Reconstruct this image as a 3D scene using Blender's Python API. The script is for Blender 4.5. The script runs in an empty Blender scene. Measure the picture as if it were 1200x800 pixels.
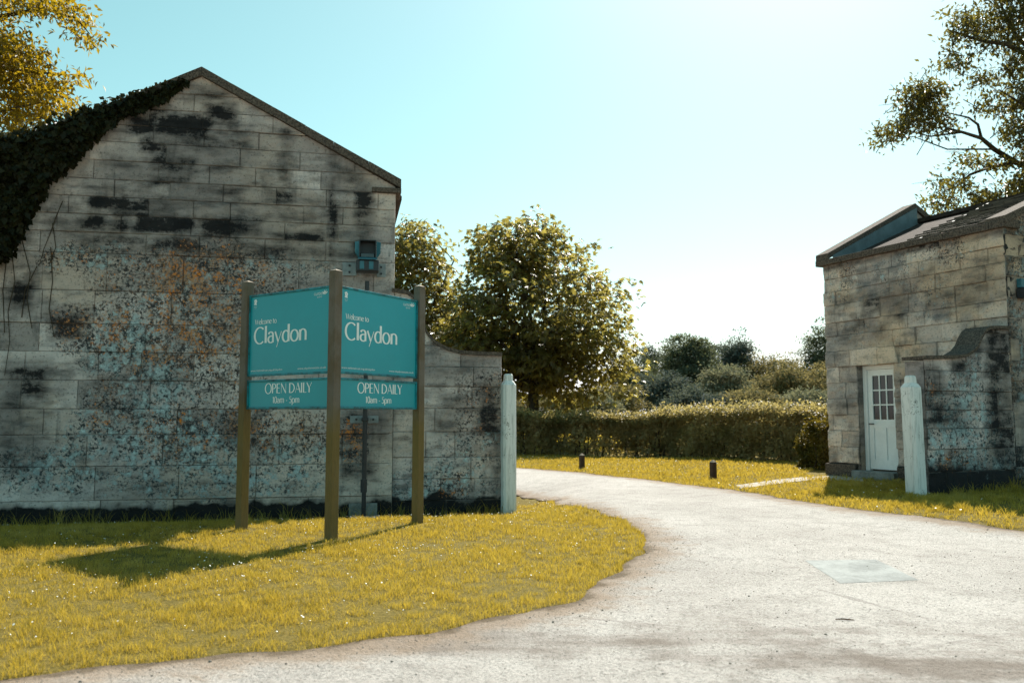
import bpy, bmesh, math, random
import numpy as np
from mathutils import Vector, noise as mnoise
from mathutils.geometry import delaunay_2d_cdt

random.seed(7)
RS = np.random.RandomState(11)
R = math.radians
C = bpy.context.scene.collection
SC = bpy.context.scene

# ------------------------------------------------------------------ camera, sky, sun, exposure
EYE = 1.2
PITCH = math.atan(90 / 1000)
cam_d = bpy.data.cameras.new('camera'); cam = bpy.data.objects.new('camera', cam_d); C.objects.link(cam)
cam.location = (0, 0, EYE); cam.rotation_euler = (R(90) + PITCH, 0, 0)
cam_d.sensor_width = 36; cam_d.lens = 30; cam_d.clip_start = 0.05; cam_d.clip_end = 3000
cam_d.dof.use_dof = True; cam_d.dof.focus_distance = 9.6; cam_d.dof.aperture_fstop = 2.4
SC.camera = cam

SUN_EL = R(45.5); SUN_DX, SUN_DY = 0.37, 0.929          # ground direction towards the sun
wd = bpy.data.worlds.new('World'); SC.world = wd; wd.use_nodes = True
nt = wd.node_tree; bg = nt.nodes['Background']
sky = nt.nodes.new('ShaderNodeTexSky'); sky.sky_type = 'NISHITA'; sky.sun_disc = False
sky.sun_elevation = SUN_EL; sky.sun_rotation = math.atan2(SUN_DX, SUN_DY)
sky.air_density = 1.0; sky.dust_density = .7; sky.ozone_density = 1.0
def wmath(op, a, b):
    x = nt.nodes.new('ShaderNodeMath'); x.operation = op
    for i, v in enumerate((a, b)):
        if isinstance(v, (int, float)): x.inputs[i].default_value = v
        else: nt.links.new(v, x.inputs[i])
    return x.outputs[0]
sp_ = nt.nodes.new('ShaderNodeSeparateColor'); nt.links.new(sky.outputs[0], sp_.inputs[0]); cb_ = nt.nodes.new('ShaderNodeCombineColor')
r_, g_, b_ = sp_.outputs
nt.links.new(r_, cb_.inputs[0])                         # a clear cyan sky that pales to white, never to pink
nt.links.new(wmath('MAXIMUM', wmath('ADD', g_, wmath('MULTIPLY', wmath('MAXIMUM', wmath('SUBTRACT', b_, r_), 0.0), .41)), wmath('MULTIPLY', r_, 1.01)), cb_.inputs[1])
nt.links.new(wmath('MAXIMUM', wmath('MULTIPLY', b_, .95), wmath('MULTIPLY', r_, 1.0)), cb_.inputs[2])
nt.links.new(cb_.outputs[0], bg.inputs['Color'])
bg.inputs['Strength'].default_value = 0.082
sun_d = bpy.data.lights.new('sun', 'SUN'); sun = bpy.data.objects.new('sun', sun_d); C.objects.link(sun)
sun_d.energy = 5.0; sun_d.angle = R(0.5); sun_d.color = (1.0, 0.94, 0.84)
sv = Vector((SUN_DX * math.cos(SUN_EL), SUN_DY * math.cos(SUN_EL), math.sin(SUN_EL)))
sun.rotation_euler = sv.to_track_quat('Z', 'Y').to_euler()
SC.view_settings.view_transform = 'Standard'; SC.view_settings.look = 'None'
SC.view_settings.exposure = 0.92; SC.view_settings.gamma = 1.0
SC.cycles.use_denoising = True
SC.cycles.max_bounces = 8; SC.cycles.diffuse_bounces = 4; SC.cycles.transparent_max_bounces = 4
SC.cycles.sample_clamp_indirect = 6.0

# ------------------------------------------------------------------ geometry of the survey: photo pixel -> world
def ray(u, v):
    a = (u - 600) / 1000; b = (400 - v) / 1000
    return (a, math.cos(PITCH) - b * math.sin(PITCH), math.sin(PITCH) + b * math.cos(PITCH))
def at(u, v, y):
    d = ray(u, v); t = y / d[1]
    return Vector((d[0] * t, y, EYE + d[2] * t))
def gp(u, v, z=0.0):
    d = ray(u, v); t = (z - EYE) / d[2]
    return (d[0] * t, d[1] * t)

class Plane:                                            # an upright wall plane: s along it, z up, q outwards
    def __init__(s, o, w):
        s.o = Vector((o[0], o[1])); s.w = Vector(w).normalized(); s.n = Vector((s.w.y, -s.w.x))
    def sz(s, u, v):
        d = ray(u, v)
        t = s.o.dot(s.n) / (d[0] * s.n.x + d[1] * s.n.y)
        p = Vector((d[0] * t, d[1] * t))
        return (p - s.o).dot(s.w), EYE + d[2] * t
    def p(s, a, z, q=0.0):
        b = s.o + s.w * a + s.n * q
        return (b.x, b.y, z)

c0 = at(459, 603, 12.8)
WL = Plane((c0.x, c0.y), (math.cos(R(11)), math.sin(R(11))))      # left gable front, s=0 at its right corner
LC = Vector(gp(972, 557, .1)); RC = Vector((7.72, 13.2))
WR = Plane((LC.x, LC.y), (RC.x - LC.x, RC.y - LC.y))              # right lodge door wall, s=0 at far corner
if WR.n.x > 0: WR.n = -WR.n
WR_LEN = (RC - LC).length
wdir = Vector((-WR.n.x, -WR.n.y))                                  # into the right lodge
WW = Plane((RC.x, RC.y), (wdir.x, wdir.y))                         # right wing + right gable front; s negative to the left

def sst(a, b, x):
    t = np.clip((x - a) / (b - a), 0, 1); return t * t * (3 - 2 * t)
def terrain(x, y):
    x = np.asarray(x, float); y = np.asarray(y, float)
    q = (x - c0.x) * WL.n.x + (y - c0.y) * WL.n.y
    dip = -.27 * (1 - sst(.1, 2.9, q)) * (1 - sst(15.0, 18, y)) * (1 - sst(-.3, 1.7, x))
    rise = .1 * sst(3.6, 5.6, x) * sst(8, 11, y)
    und = .012 * np.sin(x * 1.3 + .6 * y) * np.sin(y * 1.1 - .4 * x) + .05 * np.sin(x * .11 + 1) * sst(30, 60, y)
    return dip + rise + und
def tz(x, y): return float(terrain(x, y))
def gt(u, v):                                           # photo pixel -> point on the terrain
    z = 0.0
    for _ in range(8):
        x, y = gp(u, v, z); z = .5 * z + .5 * tz(x, y)
    return (x, y)

# ------------------------------------------------------------------ object helpers
def tag(o, label=None, cat=None, group=None, kind=None):
    for k, v in (('label', label), ('category', cat), ('group', group), ('kind', kind)):
        if v: o[k] = v
    return o
def thing(name, label, cat, loc, group=None):
    o = bpy.data.objects.new(name, None); C.objects.link(o); o.location = loc; o.empty_display_size = .2
    return tag(o, label, cat, group)
def wloc(o):
    v = Vector((0, 0, 0))
    while o is not None: v += Vector(o.location); o = o.parent
    return v
def link(name, me, mat, parent=None, smooth=False):
    o = bpy.data.objects.new(name, me); C.objects.link(o)
    if parent is not None:
        o.parent = parent
        w = wloc(parent); me.transform(__import__('mathutils').Matrix.Translation(-w))
    for m in (mat if isinstance(mat, (list, tuple)) else [mat]): me.materials.append(m)
    if smooth: me.polygons.foreach_set('use_smooth', [True] * len(me.polygons))
    return o
class MB:                                               # collects shapes in world space for ONE mesh
    def __init__(s): s.v = []; s.f = []
    def add(s, vs, fs):
        b = len(s.v); s.v += [tuple(p) for p in vs]; s.f += [tuple(i + b for i in f) for f in fs]
    def box(s, c, size, rz=0.0, bev=0.0):
        hx, hy, hz = size[0] / 2, size[1] / 2, size[2] / 2
        bm = bmesh.new(); bmesh.ops.create_cube(bm, size=1)
        for v in bm.verts: v.co = Vector((v.co.x * size[0], v.co.y * size[1], v.co.z * size[2]))
        if bev: bmesh.ops.bevel(bm, geom=list(bm.edges), offset=bev, segments=2, affect='EDGES', profile=.5)
        ca, sa = math.cos(rz), math.sin(rz)
        s.add([(c[0] + v.co.x * ca - v.co.y * sa, c[1] + v.co.x * sa + v.co.y * ca, c[2] + v.co.z) for v in bm.verts],
              [[v.index for v in f.verts] for f in bm.faces] if not bm.verts.index_update() else 0)
        bm.free()
    def wbox(s, P, s0, s1, z0, z1, q0, q1, bev=0.0):    # box in wall coordinates
        m = P.p((s0 + s1) / 2, 0, (q0 + q1) / 2)
        s.box((m[0], m[1], (z0 + z1) / 2), (abs(s1 - s0), abs(q1 - q0), z1 - z0), math.atan2(P.w.y, P.w.x), bev)
    def prism(s, pts3, off):                            # polygon of 3D points swept by the vector off
        n = len(pts3); off = Vector(off)
        a = [Vector(p) for p in pts3]; b = [p + off for p in a]
        s.add(a + b, [list(range(n))[::-1], list(range(n, 2 * n))] + [[i, (i + 1) % n, n + (i + 1) % n, n + i] for i in range(n)])
    def tube(s, pts, rad, seg=6):
        pts = [Vector(p) for p in pts]; n = len(pts); vs = []; fs = []
        for i, p in enumerate(pts):
            t = (pts[min(i + 1, n - 1)] - pts[max(i - 1, 0)]).normalized()
            a = t.orthogonal().normalized() if i == 0 else (a - t * a.dot(t)).normalized()
            b = t.cross(a); r = rad[i] if hasattr(rad, '__len__') else rad
            for k in range(seg):
                g = 2 * math.pi * k / seg; vs.append(p + (a * math.cos(g) + b * math.sin(g)) * r)
        for i in range(n - 1):
            for k in range(seg):
                k2 = (k + 1) % seg; fs.append((i * seg + k, i * seg + k2, (i + 1) * seg + k2, (i + 1) * seg + k))
        fs += [tuple(range(seg))[::-1], tuple((n - 1) * seg + k for k in range(seg))]
        s.add(vs, fs)
    def mesh(s, name, fix=True):
        me = bpy.data.meshes.new(name); me.from_pydata(s.v, [], s.f); me.update()
        if fix:
            bm = bmesh.new(); bm.from_mesh(me); bmesh.ops.recalc_face_normals(bm, faces=bm.faces); bm.to_mesh(me); bm.free()
        return me
    def build(s, name, mat, parent=None, smooth=False): return link(name, s.mesh(name), mat, parent, smooth)

def np_mesh(name, V, quads=None, tris=None, attrs=None):
    me = bpy.data.meshes.new(name); me.vertices.add(len(V)); me.vertices.foreach_set('co', np.asarray(V, np.float32).ravel())
    idx = []; st = []; tot = []; k = 0
    for F, n in ((quads, 4), (tris, 3)):
        if F is not None and len(F):
            F = np.asarray(F, np.int32); idx.append(F.ravel()); st.append(k + n * np.arange(len(F))); tot.append(np.full(len(F), n)); k += n * len(F)
    idx = np.concatenate(idx); st = np.concatenate(st)
    me.loops.add(len(idx)); me.loops.foreach_set('vertex_index', idx.astype(np.int32))
    me.polygons.add(len(st)); me.polygons.foreach_set('loop_start', st.astype(np.int32))
    me.update(calc_edges=True); me.validate()
    for nm, arr in (attrs or {}).items():
        arr = np.asarray(arr, np.float32)
        if arr.ndim == 1:
            a = me.attributes.new(nm, 'FLOAT', 'POINT'); a.data.foreach_set('value', arr)
        else:
            a = me.attributes.new(nm, 'FLOAT_COLOR', 'POINT'); a.data.foreach_set('color', arr.ravel())
    return me

# ------------------------------------------------------------------ materials
class NB:
    def __init__(s, name, rough=.8, spec=.3):
        s.m = bpy.data.materials.new(name); s.m.use_nodes = True; s.t = s.m.node_tree
        s.b = s.t.nodes['Principled BSDF']; s.b.inputs['Roughness'].default_value = rough
        s.b.inputs['Specular IOR Level'].default_value = spec; s.co = None
    def n(s, t): return s.t.nodes.new(t)
    def coord(s):
        if s.co is None: s.co = s.n('ShaderNodeTexCoord').outputs['Object']
        return s.co
    def put(s, sock, val):
        if hasattr(val, 'is_linked') or isinstance(val, bpy.types.NodeSocket): s.t.links.new(val, sock)
        else: sock.default_value = val
    def noise(s, scale, detail=6, rough=.6, vec=None, stretch=None):
        x = s.n('ShaderNodeTexNoise'); x.inputs['Scale'].default_value = scale; x.inputs['Detail'].default_value = detail; x.inputs['Roughness'].default_value = rough
        v = vec or s.coord()
        if stretch:
            mp = s.n('ShaderNodeMapping'); mp.inputs['Scale'].default_value = stretch; s.t.links.new(v, mp.inputs[0]); v = mp.outputs[0]
        s.t.links.new(v, x.inputs['Vector']); return x.outputs['Fac']
    def vor(s, scale, feature='F1', out='Distance'):
        x = s.n('ShaderNodeTexVoronoi'); x.inputs['Scale'].default_value = scale; x.feature = feature
        s.t.links.new(s.coord(), x.inputs['Vector']); return x.outputs[out]
    def shift(s, d):
        mp = s.n('ShaderNodeMapping'); mp.inputs['Location'].default_value = (d, d * 1.7, d * .6); s.t.links.new(s.coord(), mp.inputs[0]); return mp.outputs[0]
    def ramp(s, x, lo, hi):
        r = s.n('ShaderNodeMapRange'); r.interpolation_type = 'SMOOTHSTEP'; s.put(r.inputs[0], x); r.inputs[1].default_value = lo; r.inputs[2].default_value = hi
        return r.outputs[0]
    def math(s, op, a, b=0.0):
        x = s.n('ShaderNodeMath'); x.operation = op; s.put(x.inputs[0], a); s.put(x.inputs[1], b); return x.outputs[0]
    def mix(s, f, a, b):
        x = s.n('ShaderNodeMix'); x.data_type = 'RGBA'; s.put(x.inputs['Factor'], f)
        for k, v in (('A', a), ('B', b)): s.put(x.inputs[k], v if not isinstance(v, tuple) else (*v, 1) if len(v) == 3 else v)
        return x.outputs['Result']
    def attr(s, name):
        x = s.n('ShaderNodeAttribute'); x.attribute_name = name; return x
    def bump(s, h, strength=.5, dist=.02):
        x = s.n('ShaderNodeBump'); x.inputs['Strength'].default_value = strength; x.inputs['Distance'].default_value = dist
        s.put(x.inputs['Height'], h); s.t.links.new(x.outputs[0], s.b.inputs['Normal'])
    def color(s, c): s.put(s.b.inputs['Base Color'], c if not isinstance(c, tuple) else (*c, 1)); return s

def stone_mat(name, a, b, c, warm, streak=1.0, soot=(.008, .009, .011)):
    k = NB(name, .92, .15)
    st = k.attr('stain'); sep = k.n('ShaderNodeSeparateColor'); k.t.links.new(st.outputs['Color'], sep.inputs[0])
    rnd = st.outputs['Alpha']; so, orr, wh = sep.outputs
    n0 = k.noise(.55, 4, .55); n1 = k.noise(1.7, 6, .6); n2 = k.noise(6, 8, .68); n3 = k.noise(30, 6, .72); n4 = k.noise(85, 3, .6)
    ns = k.noise(2.2, 7, .62, stretch=(1, 1, 3.6)); nv = k.noise(2.6, 6, .6, stretch=(2.4, 2.4, .45))
    col = k.mix(k.ramp(k.math('ADD', k.math('MULTIPLY', rnd, .9), k.math('MULTIPLY', n2, .4)), .25, 1.0), a, b)
    col = k.mix(k.math('MULTIPLY', k.ramp(n1, .44, .62), .75), col, c)
    col = k.mix(k.math('MULTIPLY', k.ramp(k.math('ADD', n0, k.math('MULTIPLY', n2, .25)), .58, .74), .7), col, warm)
    # soft grey sooting in streaks along the beds and in runs down the face
    col = k.mix(k.math('MULTIPLY', k.ramp(k.math('ADD', ns, k.math('MULTIPLY', n1, .35)), .62, .90), .62 * streak), col, (.055, .055, .058))
    col = k.mix(k.math('MULTIPLY', k.ramp(nv, .55, .74), .5 * streak), col, (.07, .07, .072))
    col = k.mix(k.math('MULTIPLY', k.ramp(n3, .52, .68), .7), col, (.045, .044, .044))
    col = k.mix(k.math('MULTIPLY', k.ramp(n4, .58, .70), .6), col, (.46, .46, .42))
    # pale lichen crusts: coverage grows with the mask, outlines follow fine noise
    l1 = k.noise(10, 9, .74); l2 = k.noise(27, 7, .72); l3 = k.noise(4.5, 5, .6)
    def crust(n, mask, amt, t0, gain, soft):            # share of cover rises smoothly from none to most
        return k.math('MULTIPLY', k.ramp(k.math('ADD', n, k.math('MULTIPLY', mask, gain)), t0, t0 + soft), k.math('MULTIPLY', k.ramp(mask, .0, .22), amt))
    whv = k.math('MULTIPLY', wh, k.ramp(l3, .30, .62))
    f = crust(l1, whv, .78, .60, .20, .09); col = k.mix(f, col, (.40, .50, .52)); bd1 = f
    rg = k.math('MULTIPLY', k.ramp(k.vor(13), .55, .44), k.ramp(k.vor(13), .24, .38))    # open rings of old crusts
    col = k.mix(k.math('MULTIPLY', k.math('MULTIPLY', rg, k.ramp(l2, .44, .58)), k.math('MULTIPLY', k.ramp(whv, .25, .6), .8)), col, (.52, .63, .65))
    f = crust(l2, whv, .9, .62, .17, .05); col = k.mix(f, col, (.62, .74, .75))
    # black crust, thickening and thinning smoothly inside its patch
    wv = k.ramp(k.math('ADD', k.math('MULTIPLY', ns, .6), k.math('MULTIPLY', n2, .5)), .34, .70)
    f = k.math('MULTIPLY', k.math('MULTIPLY', so, k.math('ADD', .62, k.math('MULTIPLY', rnd, .75))), k.math('ADD', .66, k.math('MULTIPLY', wv, .95))); f = k.math('MULTIPLY', f, k.math('ADD', .78, k.math('MULTIPLY', k.ramp(n3, .64, .44), .32)))
    f = k.math('MINIMUM', k.math('MAXIMUM', f, 0.0), .97)
    col = k.mix(f, col, soot)
    # black speckle and rust lichen
    bk = k.math('ADD', orr, k.math('MULTIPLY', whv, .55))
    f = crust(l2, bk, .95, .505, .085, .07); f = k.math('MULTIPLY', f, k.ramp(l1, .62, .44))
    col = k.mix(f, col, (.022, .022, .026))
    orv = k.math('MULTIPLY', orr, k.ramp(l3, .66, .40)); o1 = k.noise(27, 8, .74, vec=k.shift(3.7))
    f = crust(o1, orv, .95, .605, .118, .045)
    col = k.mix(f, col, k.mix(k.ramp(n2, .4, .6), (.80, .25, .035), (.50, .27, .14)))
    col = k.mix(k.math('MULTIPLY', k.math('MULTIPLY', orv, .28), k.ramp(n1, .4, .6)), col, (.36, .20, .12))
    mo = k.attr('joint').outputs['Fac']
    col = k.mix(k.math('MULTIPLY', k.math('MULTIPLY', mo, .55), k.ramp(n2, .34, .62)), col, k.mix(k.ramp(n1, .42, .58), (.44, .39, .33), (.10, .09, .08)))
    k.color(col)
    k.bump(k.math('ADD', k.math('MULTIPLY', n3, .6), k.math('ADD', n2, k.math('MULTIPLY', bd1, .15))), 1.0, .022)
    return k.m

M = {}
M['stone_grey'] = stone_mat('weathered_grey_limestone', (.37, .315, .30), (.75, .645, .61), (.46, .39, .37), (.70, .55, .46))
M['stone_buff'] = stone_mat('buff_limestone', (.50, .40, .345), (.77, .635, .55), (.33, .295, .285), (.78, .56, .38), .8)
def coping_mat():
    k = NB('dark_coping_stone', .9, .2); n = k.noise(5, 8); n3 = k.noise(40, 5)
    k.color(k.mix(k.ramp(n3, .4, .62), k.mix(n, (.025, .020, .018), (.095, .072, .06)), (.15, .115, .09))); k.bump(n3, .8, .012); return k.m
M['coping'] = coping_mat()
def rooftile_mat():
    k = NB('stone_slate', .85, .3); n = k.noise(3, 6); n3 = k.noise(30, 5); a = k.attr('rnd').outputs['Fac']
    k.color(k.mix(a, k.mix(n, (.05, .037, .03), (.10, .075, .058)), k.mix(n3, (.09, .065, .05), (.19, .14, .10)))); k.bump(n3, .6, .01); return k.m
M['slate'] = rooftile_mat()
M['roof_dark'] = None
def simple(name, col, rough=.6, spec=.4, var=.25, scale=8, bump=0.0, metal=0.0, alt=None):
    k = NB(name, rough, spec); n = k.noise(scale, 6); n2 = k.noise(scale * 9, 4)
    d = tuple(c * (1 - var) for c in col); l = alt or tuple(min(1, c * (1 + var)) for c in col)
    k.color(k.mix(k.ramp(k.math('ADD', k.math('MULTIPLY', n, .7), k.math('MULTIPLY', n2, .3)), .35, .65), d, l))
    k.b.inputs['Metallic'].default_value = metal
    if bump: k.bump(n2, bump, .01)
    return k.m
M['lead'] = simple('blue_grey_lead', (.12, .165, .185), .6, .4, .2, 4)
M['roof_dark'] = simple('dark_brown_roofing', (.045, .032, .026), .9, .15, .5, 7, .6)
M['panel'] = simple('teal_sign_panel', (.0, .30, .36), .3, .5, .04, 1.5)
M['panel_frame'] = simple('teal_sign_frame', (.0, .15, .185), .4, .5, .65, 9)
M['letter'] = simple('white_vinyl', (.82, .85, .83), .5, .4, .02, 4)
M['black_metal'] = simple('black_metal', (.018, .02, .024), .45, .5, .3, 8)
M['blue_metal'] = simple('dark_teal_metal', (.03, .14, .18), .45, .5, .2, 8)
M['galv'] = simple('galvanised_plate', (.24, .27, .28), .55, .5, .25, 9)
M['glass'] = simple('dark_window_glass', (.012, .010, .010), .08, .8, .5, 2)
M['concrete'] = simple('old_concrete', (.22, .22, .21), .9, .2, .35, 6, .5)
def paint_mat():
    k = NB('old_white_paint', .6, .4); n = k.noise(4, 7); st = k.noise(5, 6, .6, stretch=(6, 6, .7)); n3 = k.noise(60, 4)
    col = k.mix(k.math('MULTIPLY', k.ramp(st, .48, .68), .65), (.74, .74, .715), (.40, .41, .39))
    col = k.mix(k.ramp(k.math('ADD', k.math('MULTIPLY', n, .6), k.math('MULTIPLY', n3, .4)), .57, .63), col, (.14, .12, .10)); k.color(col); k.bump(n3, .3, .004); return k.m
M['paint'] = paint_mat()
M['door_paint'] = simple('white_door_paint', (.84, .85, .84), .45, .4, .06, 3)
def timber_mat():
    k = NB('weathered_timber', .8, .25)
    g = k.noise(14, 7, .65, stretch=(5, 5, .35)); n = k.noise(1.6, 4); f = k.noise(60, 4, .6, stretch=(4, 4, .2))
    col = k.mix(g, (.07, .052, .036), (.19, .135, .08)); col = k.mix(k.math('MULTIPLY', k.ramp(n, .42, .6), .6), col, (.19, .165, .145))
    sep = k.n('ShaderNodeSeparateXYZ'); k.t.links.new(k.coord(), sep.inputs[0])
    col = k.mix(k.math('MULTIPLY', k.ramp(k.math('ADD', sep.outputs[2], k.math('MULTIPLY', n, .5)), 1.75, 1.2), .75), col, k.mix(g, (.13, .085, .02), (.25, .165, .045)))
    col = k.mix(k.math('MULTIPLY', k.ramp(f, .56, .68), .6), col, (.045, .035, .025)); k.color(col); k.bump(k.math('ADD', g, f), .5, .006); return k.m
M['timber'] = timber_mat()
M['bollard'] = simple('dark_stained_timber', (.06, .036, .024), .75, .3, .4, 12, .5)
M['bollard_cap'] = simple('pale_bollard_top', (.34, .27, .20), .7, .3, .25, 12)
def bark(name, a, b):
    k = NB(name, .95, .1); n = k.noise(9, 7, .65, stretch=(1, 1, .3)); k.color(k.mix(n, a, b)); k.bump(n, .8, .04); return k.m
M['bark'] = bark('tree_bark', (.03, .024, .018), (.10, .075, .05))
def leaf_mat(name, a, b, trans, tf=.4, rough=.5, nscale=.8, spec=.35):
    k = NB(name, rough, spec); at_ = k.attr('rnd').outputs['Fac']; n = k.noise(nscale, 3)
    col = k.mix(k.ramp(k.math('ADD', k.math('MULTIPLY', at_, .6), k.math('MULTIPLY', n, .6)), .3, .9), a, b); k.color(col)
    tr = k.n('ShaderNodeBsdfTranslucent'); k.put(tr.inputs['Color'], k.mix(at_, trans, tuple(c * .6 for c in trans)))
    mx = k.n('ShaderNodeMixShader'); mx.inputs[0].default_value = tf
    k.t.links.new(k.b.outputs[0], mx.inputs[1]); k.t.links.new(tr.outputs[0], mx.inputs[2])
    k.t.links.new(mx.outputs[0], k.t.nodes['Material Output'].inputs['Surface']); return k.m
M['leaf_chestnut'] = leaf_mat('chestnut_leaves', (.035, .040, .018), (.095, .088, .034), (.58, .48, .10), .44, .33, .8, .55)
M['leaf_yellow'] = leaf_mat('sunlit_yellow_leaves', (.085, .064, .010), (.16, .12, .014), (.50, .33, .012), .5)
M['leaf_brown'] = leaf_mat('olive_brown_leaves', (.026, .028, .014), (.075, .062, .026), (.30, .25, .04), .36, .4)
M['leaf_ivy'] = leaf_mat('ivy_leaves', (.010, .012, .005), (.026, .025, .008), (.10, .08, .010), .15, .45, .8, .14)
M['leaf_hedge'] = leaf_mat('hedge_leaves', (.075, .068, .03), (.36, .30, .145), (.62, .50, .17), .42)
M['leaf_clipped'] = leaf_mat('clipped_bush_leaves', (.04, .042, .012), (.12, .11, .02), (.25, .18, .02), .35)
FAR_HAZED = [leaf_mat('far_hazed_leaves_dark', (.065, .08, .062), (.155, .172, .12), (.2, .22, .09), .3, .85, .8, .08),  # distance haze is mixed into these leaf colours as extra paleness
       leaf_mat('far_hazed_leaves_pale', (.12, .125, .09), (.27, .265, .19), (.35, .34, .18), .3, .85, .8, .08),
       leaf_mat('far_hazed_leaves_olive', (.115, .112, .06), (.22, .195, .10), (.38, .31, .12), .33, .85, .8, .08),
       leaf_mat('far_hazed_leaves_blue', (.066, .088, .086), (.14, .17, .152), (.18, .20, .13), .25, .85, .8, .08)]
def grass_mat():
    k = NB('yellowed_grass', .6, .25); a = k.attr('rnd').outputs['Fac']; n = k.noise(.9, 5); n2 = k.noise(5, 4)
    col = k.mix(a, (.185, .142, .022), (.56, .415, .095)); col = k.mix(k.math('MULTIPLY', k.ramp(n, .45, .62), .55), col, (.56, .45, .17))
    col = k.mix(k.math('MULTIPLY', k.ramp(n2, .44, .62), .72), col, (.125, .112, .018)); k.color(col)
    tr = k.n('ShaderNodeBsdfTranslucent'); k.put(tr.inputs['Color'], (.61, .43, .048, 1)); mx = k.n('ShaderNodeMixShader'); mx.inputs[0].default_value = .45
    k.t.links.new(k.b.outputs[0], mx.inputs[1]); k.t.links.new(tr.outputs[0], mx.inputs[2]); k.t.links.new(mx.outputs[0], k.t.nodes['Material Output'].inputs['Surface']); return k.m
M['grass'] = grass_mat()
def ground_mat():
    k = NB('turf_soil', .95, .1); n = k.noise(2.2, 6); n2 = k.noise(40, 5)
    k.color(k.mix(k.ramp(n2, .38, .62), k.mix(n, (.075, .06, .014), (.13, .10, .022)), (.18, .135, .035))); k.bump(n2, .8, .02); return k.m
M['ground'] = ground_mat()
def road_mat():
    k = NB('pale_worn_gravel', .95, .15); e = k.attr('edge').outputs['Fac']
    n1 = k.noise(.55, 6, .6); n2 = k.noise(3.2, 7, .65); n3 = k.noise(55, 4, .7); n4 = k.noise(160, 2, .6)
    trk = k.noise(.9, 6, .6, stretch=(.35, 1.5, 1))
    col = k.mix(k.ramp(n1, .35, .65), (.43, .395, .368), (.53, .495, .465))
    col = k.mix(k.math('MULTIPLY', k.ramp(n2, .46, .66), .5), col, (.30, .27, .245))
    col = k.mix(k.math('MULTIPLY', k.ramp(n3, .51, .62), .62),  col, (.13, .135, .12))
    col = k.mix(k.math('MULTIPLY', k.ramp(n4, .55, .66), .6), col, (.68, .66, .63))
    n5 = k.noise(26, 5, .75); col = k.mix(k.math('MULTIPLY', k.ramp(n5, .49, .66), .42), col, (.19, .17, .15))
    # dirt washed along the foreground bend and the verge
    sep = k.n('ShaderNodeSeparateXYZ'); k.t.links.new(k.coord(), sep.inputs[0])
    near = k.ramp(sep.outputs[1], 5.6, 4.5)
    col = k.mix(k.math('MULTIPLY', k.math('MULTIPLY', near, k.ramp(k.math('ADD', trk, k.math('MULTIPLY', n2, .35)), .60, .84)), .8), col, (.17, .135, .11))
    vg = k.ramp(k.math('ADD', e, k.math('MULTIPLY', k.math('SUBTRACT', n2, .5), 1.1)), .50, .05)
    col = k.mix(k.math('MULTIPLY', vg, .75), col, (.26, .185, .125))
    col = k.mix(k.math('MULTIPLY', k.ramp(k.math('ADD', e, k.math('MULTIPLY', k.math('SUBTRACT', n2, .5), .45)), .10, .0), .8), col, (.11, .08, .05))
    cr = k.vor(.55, 'DISTANCE_TO_EDGE'); crm = k.math('MULTIPLY', k.ramp(k.math('ADD', cr, k.math('MULTIPLY', n2, .05)), .034, .026), k.ramp(n1, .5, .6))
    col = k.mix(k.math('MULTIPLY', crm, .45), col, (.16, .14, .125))
    k.color(col); k.bump(k.math('ADD', k.math('MULTIPLY', n3, .7), k.math('ADD', n5, k.math('MULTIPLY', n2, .5))), 1.0, .022); return k.m
M['road'] = road_mat()
M['patch'] = simple('pale_concrete_patch', (.275, .285, .277), .95, .15, .22, 3, .5)
M['path'] = simple('pale_gravel_path', (.40, .36, .31), .95, .2, .4, 14, .8)
M['daisy'] = simple('daisy_white', (.85, .85, .80), .6, .3, .05, 5)
M['pebble'] = simple('pebble', (.25, .22, .19), .9, .2, .5, 30)
M['twig'] = simple('brown_twig', (.13, .075, .045), .9, .2, .3, 30)

# ------------------------------------------------------------------ ground, road, path
EDGE_L = [gt(*p) for p in [(0, 796), (60, 789), (150, 778), (230, 772), (300, 765), (400, 755), (500, 743), (600, 722), (650, 707), (690, 691), (730, 668), (752, 648), (757, 632), (745, 617), (720, 606), (690, 597), (640, 587), (609, 581)]]
EDGE_F = [gt(*p) for p in [(605, 548), (650, 551), (700, 556), (760, 562), (815, 569), (860, 574), (905, 581), (960, 590), (1010, 597), (1060, 603), (1130, 611), (1200, 622)]]
def wiggle(pts, amp, step=.12, seed=0):
    out = []
    for i in range(len(pts) - 1):
        a, b = Vector(pts[i]), Vector(pts[i + 1]); n = max(1, int((b - a).length / step)); t = (b - a).normalized(); nn = Vector((-t.y, t.x))
        for k in range(n):
            p = a + (b - a) * (k / n); w = mnoise.fractal(Vector((p.x * 1.6, p.y * 1.6, seed)), 1, 2, 4) * amp
            out.append(tuple(p + nn * w))
    out.append(tuple(pts[-1])); return out
LEFT = wiggle([(-9, 3.2), (-5, 3.75)] + EDGE_L, .11, .1, 1)
FARE = wiggle(EDGE_F + [(6.6, 8.3), (9, 7.2), (16, 5.6)], .10, .14, 2)
ROAD = LEFT + [(-.5, 16.6), (-3.5, 18.2), (-14, 19.3), (-14, 24), (-4.5, 22.6)] + FARE + [(16, -12), (-14, -12), (-14, 2.6)]
def inside(poly, X, Y):
    X = np.asarray(X); Y = np.asarray(Y); r = np.zeros(X.shape, bool); n = len(poly); j = n - 1
    for i in range(n):
        xi, yi = poly[i]; xj, yj = poly[j]
        c = ((yi > Y) != (yj > Y)) & (X < (xj - xi) * (Y - yi) / (yj - yi + 1e-12) + xi); r ^= c; j = i
    return r
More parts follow.
